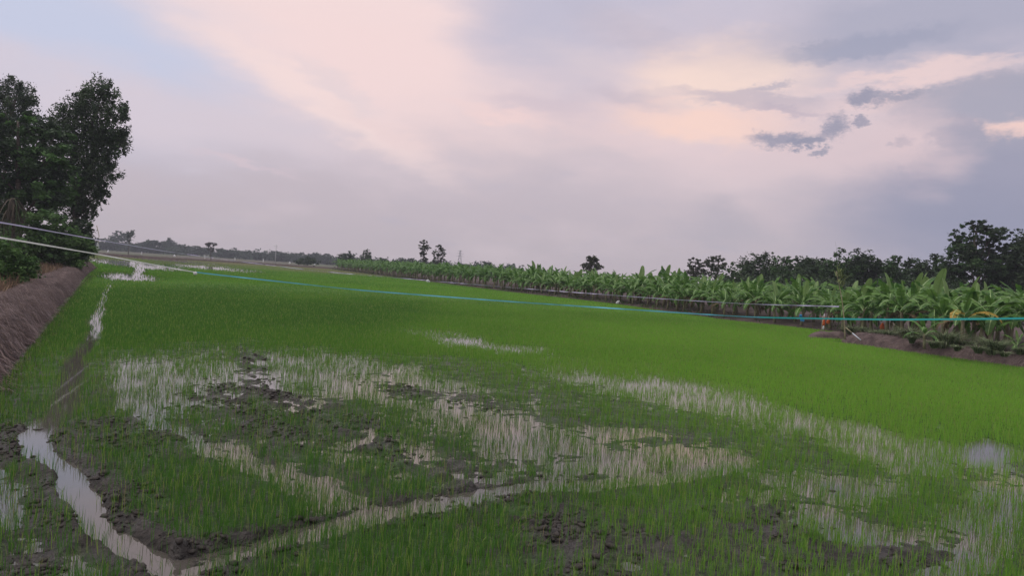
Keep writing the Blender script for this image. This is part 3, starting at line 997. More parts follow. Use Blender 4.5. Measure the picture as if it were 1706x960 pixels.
def make_tree(name, label, cat, base, blobs, n_leaf, size, cols, seed, trunk_r, group=None, droop=0.0, sub=26, spread=0.34, n_stem=1, aspect=0.45, low=0.0):
    rg = np.random.default_rng(seed + 999)
    base = np.asarray(base, dtype=float)
    root = tag(empty(name, base), label, cat, group)
    bl = np.asarray(blobs, dtype=float).copy()
    bl[:, :3] -= base
    V, q, C = leaf_cloud(bl, n_leaf, size, cols, seed, sub, spread, droop, aspect)
    V[:, 2] = np.maximum(V[:, 2], 0.02)
    link('crown', fast_mesh('crown', V, [q], M['leaf'], col=C), root)
    m = MB()
    top = bl[np.argmax(bl[:, 2])]
    cen = bl[:, :3].mean(axis=0)
    for sidx in range(n_stem):
        o = np.array([rg.normal(0, trunk_r * 1.5), rg.normal(0, trunk_r), 0]) if n_stem > 1 else np.zeros(3)
        tp = np.array([top[0], top[1], top[2]]) if sidx == 0 else bl[rg.integers(0, len(bl)), :3]
        ts = np.linspace(0, 1, 7)
        pts = o[None] * (1 - ts[:, None]) + tp[None] * np.stack([ts ** 1.4, ts ** 1.4, ts], axis=1)
        pts[1:-1, :2] += rg.normal(0, trunk_r * 0.5, (5, 2))
        m.tube(pts, trunk_r * (1 - 0.8 * ts) * (1.15 if sidx == 0 else 0.75), 7)
        if sidx == 0:
            for b in bl:
                if b[2] < 0.15 * top[2]:
                    continue
                t0 = np.clip((b[2] - 0.28 * (abs(b[0]) + abs(b[1]))) / max(tp[2], 0.1) * 0.7, 0.12, 0.85)
                p0 = np.array([np.interp(t0, ts, pts[:, k]) for k in range(3)])
                mid = (p0 + b[:3]) / 2 + np.array([0, 0, 0.08 * np.linalg.norm(b[:3] - p0)])
                r0 = trunk_r * (1 - 0.8 * t0) * 0.6
                m.tube([p0, mid, b[:3]], [r0, r0 * 0.6, r0 * 0.25], 5)
                for _ in range(2):
                    e_ = b[:3] + rg.normal(size=3) * b[3:] * 0.55
                    m.tube([mid, (mid + e_) / 2 + rg.normal(0, 0.05, 3), e_], [r0 * 0.5, r0 * 0.3, r0 * 0.12], 4)
    m.build('trunk', M['bark'], root, smooth=True)
    return root


def px_blobs(lst, Y, depth=0.8):
    out = []
    for i, (x, y, rx, ry) in enumerate(lst):
        p = at(x, y, Y)
        k = Y / F
        out.append((p[0], p[1] + math.sin(i * 2.3) * rx * k * 0.5, p[2], rx * k, max(rx, ry) * k * depth, ry * k))
    return out


DARK = [(0.036, 0.062, 0.028), (0.046, 0.074, 0.032), (0.03, 0.052, 0.028)]
MIDG = [(0.04, 0.085, 0.028), (0.055, 0.105, 0.035), (0.035, 0.065, 0.026)]
OLIV = [(0.06, 0.075, 0.04), (0.05, 0.062, 0.036), (0.075, 0.085, 0.045)]
LIT = [(0.06, 0.12, 0.035), (0.045, 0.095, 0.03), (0.075, 0.14, 0.04)]


def land(px, Y):
    """a point on the left or right land at depth Y under a photo column"""
    return at(px, 430, Y)[0]


# the big trees on the left
t1 = px_blobs([(168, 158, 28, 24), (190, 195, 20, 34), (150, 190, 34, 26), (187, 238, 22, 28), (158, 232, 34, 34), (120, 196, 24, 22), (183, 278, 17, 22), (155, 280, 32, 34), (140, 325, 30, 30), (166, 322, 10, 18), (108, 235, 28, 40), (118, 290, 32, 44), (115, 345, 30, 28), (150, 352, 16, 12)], 76)
make_tree('feathery_tree', 'tall feathery dark tree at the right end of the left grove', 'tree', (land(118, 76), 76, 0.35), t1, 34000, 0.32, [(0.042, 0.068, 0.032), (0.052, 0.08, 0.036), (0.036, 0.06, 0.032), (0.05, 0.088, 0.034)], 21, 0.3, droop=0.4, sub=46, spread=0.3, aspect=0.36)
t2 = px_blobs([(32, 142, 22, 16), (10, 160, 34, 26), (50, 172, 26, 22), (-40, 170, 50, 36), (0, 205, 60, 36), (40, 215, 40, 30), (-60, 240, 50, 60)], 88)
make_tree('airy_tree', 'airy dark tree behind the left grove, topmost against the sky at the left edge', 'tree', (land(-5, 88), 88, 0.35), t2, 24000, 0.32, DARK, 22, 0.3, droop=0.35, sub=46, spread=0.29, aspect=0.36)
t3 = px_blobs([(30, 200, 46, 20), (75, 222, 34, 24), (100, 262, 24, 26), (20, 245, 60, 34), (75, 280, 44, 34), (-50, 240, 50, 50), (15, 300, 60, 36), (80, 322, 40, 28), (-40, 320, 60, 50), (40, 345, 46, 26)], 66)
make_tree('broad_tree', 'broad dense tree with fresh green top leaves in front of the left grove', 'tree', (land(30, 66), 66, 0.35), t3, 26000, 0.4, [(0.036, 0.066, 0.028), (0.05, 0.105, 0.032), (0.028, 0.048, 0.026), (0.062, 0.13, 0.036)], 23, 0.34, sub=40, spread=0.3)
s1 = px_blobs([(75, 375, 34, 22), (100, 400, 36, 26), (60, 405, 40, 30), (125, 412, 24, 26), (110, 432, 34, 20), (70, 430, 36, 20)], 60)
make_tree('green_bush', 'green bush under the tall feathery tree, behind the straw covered bank', 'bush', (land(85, 60), 60, 0.35), s1, 12000, 0.34, [(0.07, 0.135, 0.04), (0.055, 0.11, 0.035), (0.085, 0.155, 0.045)], 24, 0.08, sub=40, n_stem=4)
s2 = px_blobs([(135, 385, 18, 20), (142, 408, 14, 18), (128, 425, 20, 16)], 72)
make_tree('dark_bush', 'dark bush at the far end of the left bank under the hanging branches', 'bush', (land(134, 72), 72, 0.35), s2, 2600, 0.36, DARK, 25, 0.08, sub=40, n_stem=3)
s3 = px_blobs([(12, 418, 30, 24), (30, 448, 28, 26), (5, 455, 36, 30), (-30, 440, 40, 40), (40, 470, 20, 16), (-10, 480, 40, 20)], 33)
make_tree('leafy_shrub', 'bright leafy shrub at the left edge just behind the straw covered bank', 'shrub', (land(5, 33), 33, 0.35), s3, 9500, 0.17, [(0.075, 0.15, 0.045), (0.06, 0.12, 0.04), (0.1, 0.185, 0.055)], 26, 0.05, sub=50, n_stem=4, spread=0.28)
s4 = px_blobs([(30, 385, 40, 30), (-10, 370, 50, 50), (20, 420, 50, 26)], 72)
make_tree('understorey_bush', 'dark undergrowth bush filling the gap below the broad tree', 'bush', (land(10, 72), 72, 0.35), s4, 4500, 0.4, DARK, 27, 0.1, sub=40, n_stem=3)

# palm with dry hanging fronds
pb = np.array([land(22, 58), 58, 0.35])
palm = tag(empty('dry_palm', pb), 'palm with brown dry fronds hanging down its stem below the broad tree', 'palm')
m = MB()
ptop = at(22, 330, 58) - pb
m.tube([(0, 0, 0), (ptop[0] * 0.4, 0, ptop[2] * 0.5), ptop], [0.16, 0.13, 0.11], 8)
m.build('trunk', M['bark'], palm, smooth=True)
rg = random.Random(4)
palm_meshes = []
for k in range(4):
    V, q = [], []
    L0 = 1.9 + 0.25 * k
    for i in range(7):
        t = i / 6
        V += [(0.1 + 0.75 * math.sin(t * 1.5) * 0.9, -0.05 * (1 - 0.7 * t) - 0.01, 0.25 * math.sin(t * 3.0) - L0 * t ** 1.7), (0.1 + 0.75 * math.sin(t * 1.5) * 0.9, 0.05 * (1 - 0.7 * t) + 0.01, 0.25 * math.sin(t * 3.0) - L0 * t ** 1.7)]
    q = [(2 * i, 2 * i + 1, 2 * i + 3, 2 * i + 2) for i in range(6)]
    c0 = [(0.085, 0.07, 0.052), (0.06, 0.05, 0.038), (0.11, 0.092, 0.07), (0.045, 0.06, 0.028)][k]
    palm_meshes.append(fast_mesh('frond', V, [q], M['straw'], col=np.tile(c0, (len(V), 1))))
for i in range(46):
    o = link('frond', palm_meshes[i % 4], palm)
    o.location = (ptop[0] * (1 - 0.0), 0, ptop[2] - rg.random() * 1.0)
    o.rotation_euler = (rg.uniform(-.2, .2), rg.uniform(-.25, .2), rg.random() * 6.283)

# far trees: (photo x, crown top y, half width, depth, label)
def auto_tree(x, ytop, hw, Y, seed, label, cols, n_leaf, size, zbase=0.0, name='far_tree', group=None, cat='tree', low=0.25, trunk=None, sub=22):
    rg = np.random.default_rng(seed)
    base = np.array([at(x, 430, Y)[0], Y, zbase])
    top = at(x, ytop, Y)[2]
    k = Y / F
    Rw = hw * k
    hh = top - zbase
    bl = []
    zc, rz_ = zbase + hh * (low + (1 - low) * 0.52), hh * (1 - low) * 0.48
    for i in range(15):
        d = rg.normal(size=3)
        d /= np.linalg.norm(d)
        rr_ = rg.uniform(0.45, 0.78)
        wz = rg.uniform(0.28, 0.42)
        wx = rg.uniform(0.34, 0.5) * Rw
        bl.append((base[0] + d[0] * rr_ * Rw, Y + d[1] * rr_ * Rw, min(zc + d[2] * rr_ * rz_, top - wz * rz_ * 0.8), wx, wx, wz * rz_))
    bl.append((base[0] + rg.uniform(-.35, .35) * Rw, Y, top - 0.16 * rz_, Rw * 0.3, Rw * 0.3, 0.2 * rz_))
    for i in range(4):
        bl.append((base[0] + rg.uniform(-.6, .6) * Rw, Y, zbase + hh * rg.uniform(low, 0.5), Rw * 0.45, Rw * 0.45, hh * 0.14))
    return make_tree(name, label, cat, base, bl, n_leaf, size, cols, seed, trunk or max(0.06, hh * 0.022), group, sub=sub)


FARC = [(0.038, 0.062, 0.036), (0.046, 0.07, 0.04), (0.034, 0.052, 0.036)]
far_list = [
    (173, 398, 12, 'far hazy tree just right of the left grove'),
    (198, 384, 18, 'far bushy tree with the highest crown of the left distance'),
    (236, 403, 15, 'far rounded tree right of the thin tufted tree'),
    (258, 400, 15, 'far dark tree left of the small peaked crown'),
    (281, 397, 10, 'far tree with a small peaked crown'),
    (304, 407, 16, 'far low wide tree right of the peaked crown'),
    (328, 410, 15, 'far low tree left of the umbrella shaped tree'),
    (376, 415, 15, 'far low tree right of the umbrella shaped tree'),
    (392, 413, 8, 'far small pointed tree left of the far field track'),
    (411, 418, 14, 'far low tree midway to the thin far pole'),
    (434, 421, 15, 'far low tree just left of the thin far pole'),
    (464, 419, 9, 'far dark tree at the foot of the thin far pole'),
    (482, 424, 13, 'far tree just right of the thin far pole'),
    (501, 421, 12, 'far tree rising behind the dark near bush'),
    (522, 421, 14, 'far tree left of where the bananas begin'),
    (547, 423, 13, 'far tree behind the first bananas'),
]
for i, (x, y, w, lb_) in enumerate(far_list):
    auto_tree(x, y, w * 1.5, 560 + (i * 37) % 50, 300 + i, lb_, FARC, 3200, 1.5, -0.3, low=0.0)
# thin tufted tree and umbrella tree
b = px_blobs([(218, 388, 7, 5), (212, 393, 5, 4), (222, 392, 4, 4), (215, 400, 3, 3)], 330)
make_tree('tufted_tree', 'thin far tree with a small tuft of crown on a bare stem', 'tree', (at(214, 415, 330)[0], 330, -0.3), b, 320, 0.8, FARC, 341, 0.16, sub=14)
b = px_blobs([(345, 408, 7, 3), (357, 408, 7, 3), (351, 406, 8, 2.5), (352, 416, 6, 4)], 320)
make_tree('umbrella_tree', 'far umbrella shaped tree with a flat brownish crown', 'tree', (at(352, 425, 320)[0], 320, -0.3), b, 600, 0.8, [(0.075, 0.065, 0.05), (0.06, 0.055, 0.042)], 342, 0.2, sub=16)
b = px_blobs([(498, 436, 8, 5), (512, 433, 12, 6), (524, 437, 10, 5), (508, 438, 14, 4)], 252)
make_tree('dark_far_bush', 'dark rounded bush at the far field corner left of the bananas', 'bush', (at(511, 442, 252)[0], 252, -0.2), b, 1600, 0.6, DARK, 343, 0.12, n_stem=3)
mids = [
    (585, 418, 7, 250, 'small dark tree left of the darker pointed tree above the far bananas', 900, 0.6),
    (573, 422, 12, 262, 'low bushy tree above the leftmost bananas', 900, 0.6),
    (612, 415, 10, 245, 'dark pointed tree above the far bananas', 1400, 0.6),
    (640, 431, 14, 300, 'low hazy tree right of the dark pointed tree', 900, 0.8),
    (664, 430, 15, 300, 'low hazy tree midway to the two tall slender trees', 900, 0.8),
    (688, 430, 9, 280, 'low hazy tree just left of the two tall slender trees', 700, 0.8),
    (778, 440, 11, 300, 'low far tree below the pylon', 700, 0.8),
    (814, 435, 15, 260, 'rounded bluish tree right of the pylon', 1200, 0.7),
    (795, 440, 11, 280, 'low far tree between the pylon and the rounded bluish tree', 700, 0.8),
]
for i, (x, y, w, Y, lb_, nl, sz_) in enumerate(mids):
    auto_tree(x, y, w * 1.15, Y, 400 + i, lb_, FARC if i != 2 else DARK, int(nl * 1.5), sz_, 0.0, name='distant_tree', low=0.0)
b = px_blobs([(706, 404, 6, 4), (703, 413, 7, 6), (709, 412, 5, 7), (706, 424, 6, 6), (702, 422, 4, 4), (716, 413, 2.5, 2.5), (707, 434, 5, 5), (704, 441, 8, 4)], 200)
make_tree('slender_tree', 'left and taller of two slender trees standing above the bananas', 'tree', (at(706, 446, 200)[0], 200, 0.3), b, 1300, 0.5, OLIV, 421, 0.2, sub=14)
b = px_blobs([(731, 411, 5, 4), (737, 417, 5, 5), (725, 420, 5, 6), (741, 424, 3, 4), (733, 426, 6, 5), (724, 431, 4, 5), (735, 434, 5, 3), (727, 438, 9, 4)], 200)
make_tree('slender_tree', 'right and lower of two slender trees with a gappy crown above the bananas', 'tree', (at(729, 446, 200)[0], 200, 0.3), b, 1300, 0.5, OLIV, 422, 0.2, sub=14)
b = px_blobs([(986, 436, 10, 8), (978, 444, 9, 7), (995, 445, 9, 7), (986, 450, 12, 8), (983, 430, 6, 4), (992, 432, 6, 5)], 140)
make_tree('round_tree', 'single round crowned tree above the middle of the plantation', 'tree', (at(987, 470, 140)[0], 140, 0.35), b, 2200, 0.4, OLIV, 423, 0.2, sub=22)
b = px_blobs([(1158, 434, 9, 6), (1150, 442, 8, 6), (1166, 440, 8, 6), (1160, 452, 14, 8), (1150, 460, 12, 8), (1172, 456, 10, 8)], 120)
make_tree('open_tree', 'left of two gappy crowned trees standing behind the bananas', 'tree', (at(1160, 480, 120)[0], 120, 0.35), b, 1900, 0.36, OLIV, 424, 0.18, sub=20)
b = px_blobs([(1186, 432, 9, 5), (1198, 432, 8, 5), (1180, 440, 7, 6), (1192, 444, 12, 8), (1205, 442, 7, 6), (1188, 456, 10, 8)], 122)
make_tree('open_tree', 'right of two gappy crowned trees, its crown spread wide and open', 'tree', (at(1190, 480, 122)[0], 122, 0.35), b, 1700, 0.36, OLIV, 425, 0.2, sub=18)
wall = [
    (1222, 452, 16, 112, 'low bushy tree just right of the two gappy crowned trees'),
    (1248, 450, 14, 108, 'low bushy tree at the left foot of the dark tree wall'),
    (1272, 420, 24, 104, 'dark tree at the left end of the tree wall'),
    (1305, 427, 22, 102, 'dark tree second from the left end of the tree wall'),
    (1338, 430, 22, 106, 'dark tree with a level top left of the taller paired crowns'),
    (1364, 428, 17, 103, 'dark narrow tree just left of the taller paired crowns'),
    (1400, 415, 24, 100, 'left of the taller paired crowns in the middle of the tree wall'),
    (1432, 417, 24, 101, 'right of the taller paired crowns in the middle of the tree wall'),
    (1462, 432, 15, 99, 'dark low tree in the dip right of the paired crowns'),
    (1490, 427, 22, 98, 'dark rounded tree midway between paired crowns and the biggest tree'),
    (1517, 430, 16, 100, 'dark tree two left of the biggest tree'),
    (1550, 424, 22, 96, 'dark tree next to the biggest tree on its left'),
    (1585, 420, 20, 95, 'leafy tree at the left foot of the biggest tree'),
    (1698, 384, 26, 88, 'tall dark tree at the right edge of the picture'),
    (1735, 375, 30, 86, 'tall tree cut off by the right edge of the picture'),
    (1668, 432, 20, 92, 'low dark tree in the gap right of the biggest tree'),
]
for i, (x, y, w, Y, lb_) in enumerate(wall):
    auto_tree(x, y, w * 1.6, Y, 500 + i, lb_, DARK if i % 3 else MIDG, 8000, 0.38, 0.35, name='wall_tree', low=0.0, sub=34)
b = px_blobs([(1628, 378, 22, 10), (1600, 396, 20, 12), (1650, 390, 24, 12), (1622, 402, 30, 14), (1660, 408, 18, 12), (1598, 420, 24, 14), (1640, 424, 34, 16), (1612, 446, 36, 20), (1655, 450, 26, 18), (1585, 448, 20, 18)], 88)
make_tree('big_tree', 'biggest tree of the dark tree wall, its layered crown highest on the right', 'tree', (at(1628, 480, 88)[0], 88, 0.35), b, 16000, 0.34, MIDG + DARK, 540, 0.28, sub=44, spread=0.28)

# scrub bands nobody could count
rg = np.random.default_rng(77)
bl = []
for i in range(260):
    x = rg.uniform(150, 860)
    Y = rg.uniform(560, 650) if x < 560 else rg.uniform(420, 560)
    p = at(x, 430, Y)
    r = rg.uniform(5, 11)
    bl.append((p[0], Y, 2.2, r, r, rg.uniform(2.6, 5.6)))
V, q, C = leaf_cloud(bl, 30000, 1.9, FARC, 78, sub=12)
V[:, 2] = np.maximum(V[:, 2], -0.3)
tag(link('distant_scrub', fast_mesh('distant_scrub', V, [q], M['leaf'], col=C)), 'hazy band of scrub below the far tree line', 'scrub', kind='stuff')
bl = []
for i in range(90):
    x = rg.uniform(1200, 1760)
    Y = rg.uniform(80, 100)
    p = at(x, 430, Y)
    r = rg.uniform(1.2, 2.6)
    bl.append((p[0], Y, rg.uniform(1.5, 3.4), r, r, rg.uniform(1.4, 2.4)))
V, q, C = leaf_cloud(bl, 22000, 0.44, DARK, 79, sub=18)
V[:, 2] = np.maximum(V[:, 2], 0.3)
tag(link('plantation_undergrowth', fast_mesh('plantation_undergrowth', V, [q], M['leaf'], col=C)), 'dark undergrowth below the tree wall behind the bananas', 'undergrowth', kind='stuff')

# ------------------------------------------------------------------ banana plants


def banana_leaf(L0, Wd, th0, droop, seed, tatter=0.5, nseg=10, fold=0.35):
    """one arching leaf in the XZ plane, petiole at the origin; returns V, blade quads, rib quads"""
    rg = np.random.default_rng(seed)
    t = np.linspace(0, 1, nseg + 1)
    th = th0 - droop * t ** 1.4
    ds = L0 / nseg
    x = np.concatenate([[0], np.cumsum(np.cos(th[:-1]) * ds)])
    z = np.concatenate([[0], np.cumsum(np.sin(th[:-1]) * ds)])
    tw = np.clip((t - 0.13) / 0.87, 0, 1)
    wd = Wd * np.sin(math.pi * np.clip(tw, 0, 1) ** 0.75) ** 0.55
    wd[tw <= 0] = 0.0
    nx, nz = -np.sin(th), np.cos(th)
    V, q, ribs = [], [], []
    for sgn in (-1, 1):
        for i in range(1, nseg):
            a = fold + rg.normal(0, 0.25) * tatter
            sh = 1 - tatter * 0.25 * rg.random()
            g = 0.10 * tatter * rg.random()
            for j, s in ((i, g), (i + 1, -g)):
                pass
            i0, i1 = i, i + 1
            w0, w1 = wd[i0] * sh, wd[i1] * sh
            mx_ = lambda u: (np.interp(u, np.arange(nseg + 1), x), np.interp(u, np.arange(nseg + 1), z))
            n0 = len(V)
            x0, z0 = x[i0], z[i0]
            x1, z1 = x[i1], z[i1]
            e0x, e0z = mx_(min(i0 + 0.35 + g, nseg))
            e1x, e1z = mx_(min(i1 + 0.35 - g, nseg))
            ca, sa = math.cos(a), math.sin(a)
            dn = -1.0
            V += [(x0, 0, z0), (x1, 0, z1),
                  (e1x + nx[i1] * dn * w1 * sa * 0.6, sgn * w1 * ca, e1z + nz[i1] * dn * w1 * sa),
                  (e0x + nx[i0] * dn * w0 * sa * 0.6, sgn * w0 * ca, e0z + nz[i0] * dn * w0 * sa)]
            q.append((n0, n0 + 1, n0 + 2, n0 + 3) if sgn > 0 else (n0 + 3, n0 + 2, n0 + 1, n0))
    for i in range(nseg):
        n0 = len(V)
        r0 = 0.03 * (1 - 0.75 * t[i])
        r1 = 0.03 * (1 - 0.75 * t[i + 1])
        V += [(x[i] + nx[i] * .012, -r0, z[i] + nz[i] * .012), (x[i] + nx[i] * .012, r0, z[i] + nz[i] * .012), (x[i + 1] + nx[i + 1] * .012, r1, z[i + 1] + nz[i + 1] * .012), (x[i + 1] + nx[i + 1] * .012, -r1, z[i + 1] + nz[i + 1] * .012)]
        ribs.append((n0, n0 + 3, n0 + 2, n0 + 1))
    return np.array(V), np.array(q), np.array(ribs)


# leaf variants: (length, half width, start angle, droop)
LV = [(1.9, 0.22, 1.25, 1.3), (2.1, 0.23, 1.15, 1.8), (2.0, 0.22, 1.0, 2.0), (2.2, 0.24, 0.95, 2.3), (1.9, 0.22, 0.75, 2.0), (2.0, 0.23, 0.6, 2.4), (1.9, 0.22, 0.3, 1.9), (1.7, 0.2, 1.3, 0.8)]
LM, LRAW = [], []
for i, (l, w, a, d) in enumerate(LV):
    for s in range(2):
        V, q, rb_ = banana_leaf(l, w, a, d, 40 + i * 7 + s, tatter=0.45 + 0.5 * s)
        LRAW.append((V, q, rb_))
        LM.append(fast_mesh('leaf', V, [q, rb_], [M['banana'], M['banana_rib']], mat_idx=[0] * len(q) + [1] * len(rb_)))
NEWM = []
for s in range(3):
    V, q, rb_ = banana_leaf(1.45 + 0.2 * s, 0.2 + 0.06 * s, 1.5, 0.12 + 0.15 * s, 90 + s, tatter=0.05, fold=-0.5)
    NEWM.append(fast_mesh('new_leaf', V, [q, rb_], [M['banana_new'], M['banana_rib']], mat_idx=[0] * len(q) + [1] * len(rb_)))
DRYM = []
for s in range(2):
    V, q, rb_ = banana_leaf(1.8, 0.2, 0.3, 2.6, 95 + s, tatter=1.0, fold=0.8)
    DRYM.append(fast_mesh('dry_leaf', V, [q, rb_], [M['banana_dry'], M['banana_dry']], mat_idx=[0] * len(q) + [1] * len(rb_)))
YELM = []
for s in range(2):
    V, q, rb_ = banana_leaf(2.0, 0.27, 0.8, 2.3, 97 + s, tatter=0.8)
    YELM.append(fast_mesh('yellow_leaf', V, [q, rb_], [M['banana_yellow'], M['banana_rib']], mat_idx=[0] * len(q) + [1] * len(rb_)))
STM = []
for s in range(3):
    m = MB()
    ts = np.linspace(0, 1, 5)
    m.tube(np.stack([0.05 * np.sin(ts * 2 + s), 0.04 * np.cos(ts * 3 + s), ts], axis=1), [0.115, 0.1, 0.09, 0.08, 0.06], 7)
    STM.append(m.mesh('pseudostem', M['banana_stem'], smooth=True))

prng = random.Random(11)


def banana_plan(rg, n_leaves):
    """angles and leaf kinds of one crown"""
    out = []
    a0 = rg.random() * 6.283
    for k in range(n_leaves):
        t = k / max(1, n_leaves - 1)
        vi = min(len(LV) - 1, max(0, int(t * 6.2 + rg.uniform(-0.6, 0.6))))
        if k == 0:
            vi = 7
        out.append((vi * 2 + (rg.random() < 0.6), a0 + k * 2.4 + rg.uniform(-.35, .35), rg.uniform(-.12, .12), rg.uniform(0.85, 1.15), 1 - 0.16 * t))
    return out


def banana(base, sc, label, group, new=None, dry=0, yellow=0, n_leaves=9, stem=1.5, cat='banana plant', name='banana_plant', face=None):
    rg = prng
    root = tag(empty(name, base, rg.random() * 6.283 if face is None else face), label, cat, group)
    st = link('pseudostem', STM[rg.randrange(3)], root)
    hs = stem * rg.uniform(0.9, 1.1)
    st.scale = (1, 1, hs)
    for vi, a, roll, s, zf_ in banana_plan(rg, n_leaves):
        o = link('leaf', LM[vi], root)
        o.location = (0, 0, hs * zf_ - 0.05)
        o.rotation_euler = (roll, rg.uniform(-.15, .15), a)
        o.scale = (s, s, s)
    if new is not None:
        o = link('new_leaf', NEWM[new], root)
        o.location = (0, 0, hs + 0.4)
        o.scale = (0.8, 0.9, 0.8)
        o.rotation_euler = (rg.uniform(-.2, .2), rg.uniform(-.15, .15), rg.random() * 6.283)
    for k in range(dry):
        o = link('dry_leaf', DRYM[k % 2], root)
        o.location = (0, 0, hs * 0.85)
        o.rotation_euler = (0, 0, rg.random() * 6.283)
    for k in range(yellow):
        o = link('yellow_leaf', YELM[k % 2], root)
        o.location = (0, 0, hs * 0.9)
        o.rotation_euler = (0, 0, -1.2 + k * 1.7)
    root.scale = (sc, sc, sc)
    return root


def banana_raw(rg, hs, n_leaves):
    V, q, n0 = [], [], 0
    for vi, a, roll, s, zf_ in banana_plan(rg, n_leaves):
        v, qq, rb_ = LRAW[vi]
        ca, sa = math.cos(a), math.sin(a)
        v2 = v * s
        v2 = np.stack([v2[:, 0] * ca - v2[:, 1] * sa, v2[:, 0] * sa + v2[:, 1] * ca, v2[:, 2] + hs * zf_], axis=1)
        V.append(v2)
        q.append(qq + n0)
        q.append(rb_ + n0)
        n0 += len(v2)
    return np.vstack(V), np.vstack(q)


edge = densify([(24.5, 33), (22.6, 45.5), (21.0, 51), (16.9, 57), (11.6, 77), (1.0, 98), (-15.6, 137), (-51, 223)], 0.2)
cum = np.concatenate([[0], np.cumsum(np.linalg.norm(np.diff(edge, axis=0), axis=1))])


def edge_at(s):
    return np.array([np.interp(s, cum, edge[:, 0]), np.interp(s, cum, edge[:, 1])])


NRM = np.array([0.92, 0.39])
G1 = 'banana plants of the front row'
L1 = 'broad leaved green banana plant in the near part of the front row'
G2 = 'front row banana plants with an upright new leaf'
L2 = 'front row banana plant with a pale upright new leaf above its crown'
G3 = 'banana plants of the far rows'
L3 = 'far small banana plant in the receding rows of the plantation'
near_n = far_n = 0
ORD = ['first', 'second', 'third', 'fourth', 'fifth', 'sixth', 'seventh', 'eighth', 'ninth', 'tenth', 'eleventh', 'twelfth', 'thirteenth', 'fourteenth', 'fifteenth', 'sixteenth', 'seventeenth', 'eighteenth']
front = []
s = 13.0
s_far = None
while s < cum[-1]:
    p = edge_at(s)
    dY = p[1]
    if dY < 104:
        for row in range(3):
            q_ = p + NRM * (-0.55 + row * 2.0) + np.array([prng.uniform(-.5, .5), prng.uniform(-.6, .6)])
            pxq, _ = project(np.array(q_[0]), np.array(q_[1]), np.array(2.5))
            if pxq > 1790:
                continue
            new = prng.choice([None, None, 0, 1, 2, None])
            sc = prng.uniform(0.84, 1.22) * (0.98 if row == 0 else 1.1)
            b_ = banana((q_[0], q_[1], 0.2), sc, L2 if new is not None else L1, G2 if new is not None else G1, new, dry=prng.choice([0, 1, 2]), n_leaves=prng.choice([12, 13, 14]), stem=1.35)
            near_n += 1
            if row > 0:
                b_['label'] = 'banana plant behind the front row, its pale upright new leaf showing above it' if new is not None else 'green banana plant behind the front row, half hidden by it'
                b_['group'] = 'banana plants with new leaf behind the front row' if new is not None else 'banana plants behind the front row'
            if row == 0:
                front.append((float(pxq), b_, new is not None))
        s += 2.1
    else:
        if s_far is None:
            s_far = s
            FM = []
            for k in range(5):
                V, q = banana_raw(prng, 1.4, 12)
                m = MB()
                m.tube([(0, 0, 0), (0, 0, 1.45)], [0.13, 0.09], 5)
                nq = len(q)
                V2 = np.vstack([V] + m.v)
                Q2_ = np.vstack([q] + [a + len(V) for a in m.q])
                FM.append(fast_mesh('banana_plant', V2, [Q2_], [M['banana'], M['banana_stem']], mat_idx=[0] * nq + [1] * (len(Q2_) - nq)))
        for row in range(2):
            q_ = p + NRM * (-0.7 + row * 2.2) + np.array([prng.uniform(-.5, .5), prng.uniform(-.6, .6)])
            o = link('banana_plant', FM[prng.randrange(5)])
            o.location = (q_[0], q_[1], 0.2)
            o.rotation_euler = (0, 0, prng.random() * 6.283)
            sc = prng.uniform(0.98, 1.24)
            o.scale = (sc, sc, sc)
            tag(o, L3, 'banana plant', G3)
            far_n += 1
        s += 2.3
# near corner of the plantation: hand placed plants
front = sorted([f for f in front if f[0] < 1395], key=lambda f: -f[0])[:14]
for i, (x_, b_, nw) in enumerate(front):
    b_['label'] = ('front row banana plant with pale upright leaf, ' if nw else 'front row banana plant, ') + ORD[i] + ' left of the bamboo pole'
    b_['group'] = 'front row banana plants left of the pole'
hand = [
    (1545, 33.5, 0.62, 'low young banana plant sprouting right behind the grass clumps on the bank', None, 0, 0, 7, 1.0),
    (1608, 34.5, 0.95, 'banana plant with a yellowing drooping leaf above the right earth bank', None, 2, 2, 8, 1.5),
    (1700, 33.0, 0.5, 'small light green banana sucker at the right edge behind the earth bank', 0, 0, 0, 6, 0.7),
    (1655, 35.5, 1.1, 'large leaned out banana plant right of the yellowing one', None, 1, 0, 10, 1.5),
    (1575, 36.5, 1.05, 'large banana plant with a pale upright leaf between the young one and the yellowing one', 2, 1, 0, 10, 1.5),
]
for x, Y, sc, lb_, nw, dr, ye, nl, stm in hand:
    X = at(x, 500, Y)[0]
    banana((X, Y, 0.3), sc, lb_, None, nw, dr, ye, nl, stm)
for oi, (x, Y, new) in enumerate(sorted(((1440, 44, 1), (1480, 42.5, 2), (1505, 40.5, 0), (1525, 42, 1), (1560, 39, 2), (1600, 38.5, None), (1625, 37.5, 0), (1680, 37, None), (1715, 36, None), (1730, 34, None), (1640, 40.5, 1), (1690, 40.5, None), (1580, 42, None), (1500, 45, None), (1540, 45.5, 2), (1615, 43.5, 1), (1665, 44, None), (1720, 41, None)), key=lambda v: v[0])):
    X = at(x, 500, Y)[0]
    banana((X, Y, 0.32), prng.uniform(0.98, 1.2), ('tall banana plant with pale upright leaf, ' if new is not None else 'tall leafy banana plant, ') + ORD[oi] + ' rightwards from the bamboo pole', 'tall banana plants right of the pole', new, dry=prng.choice([0, 1, 2]), n_leaves=13, stem=1.4)
    near_n += 1
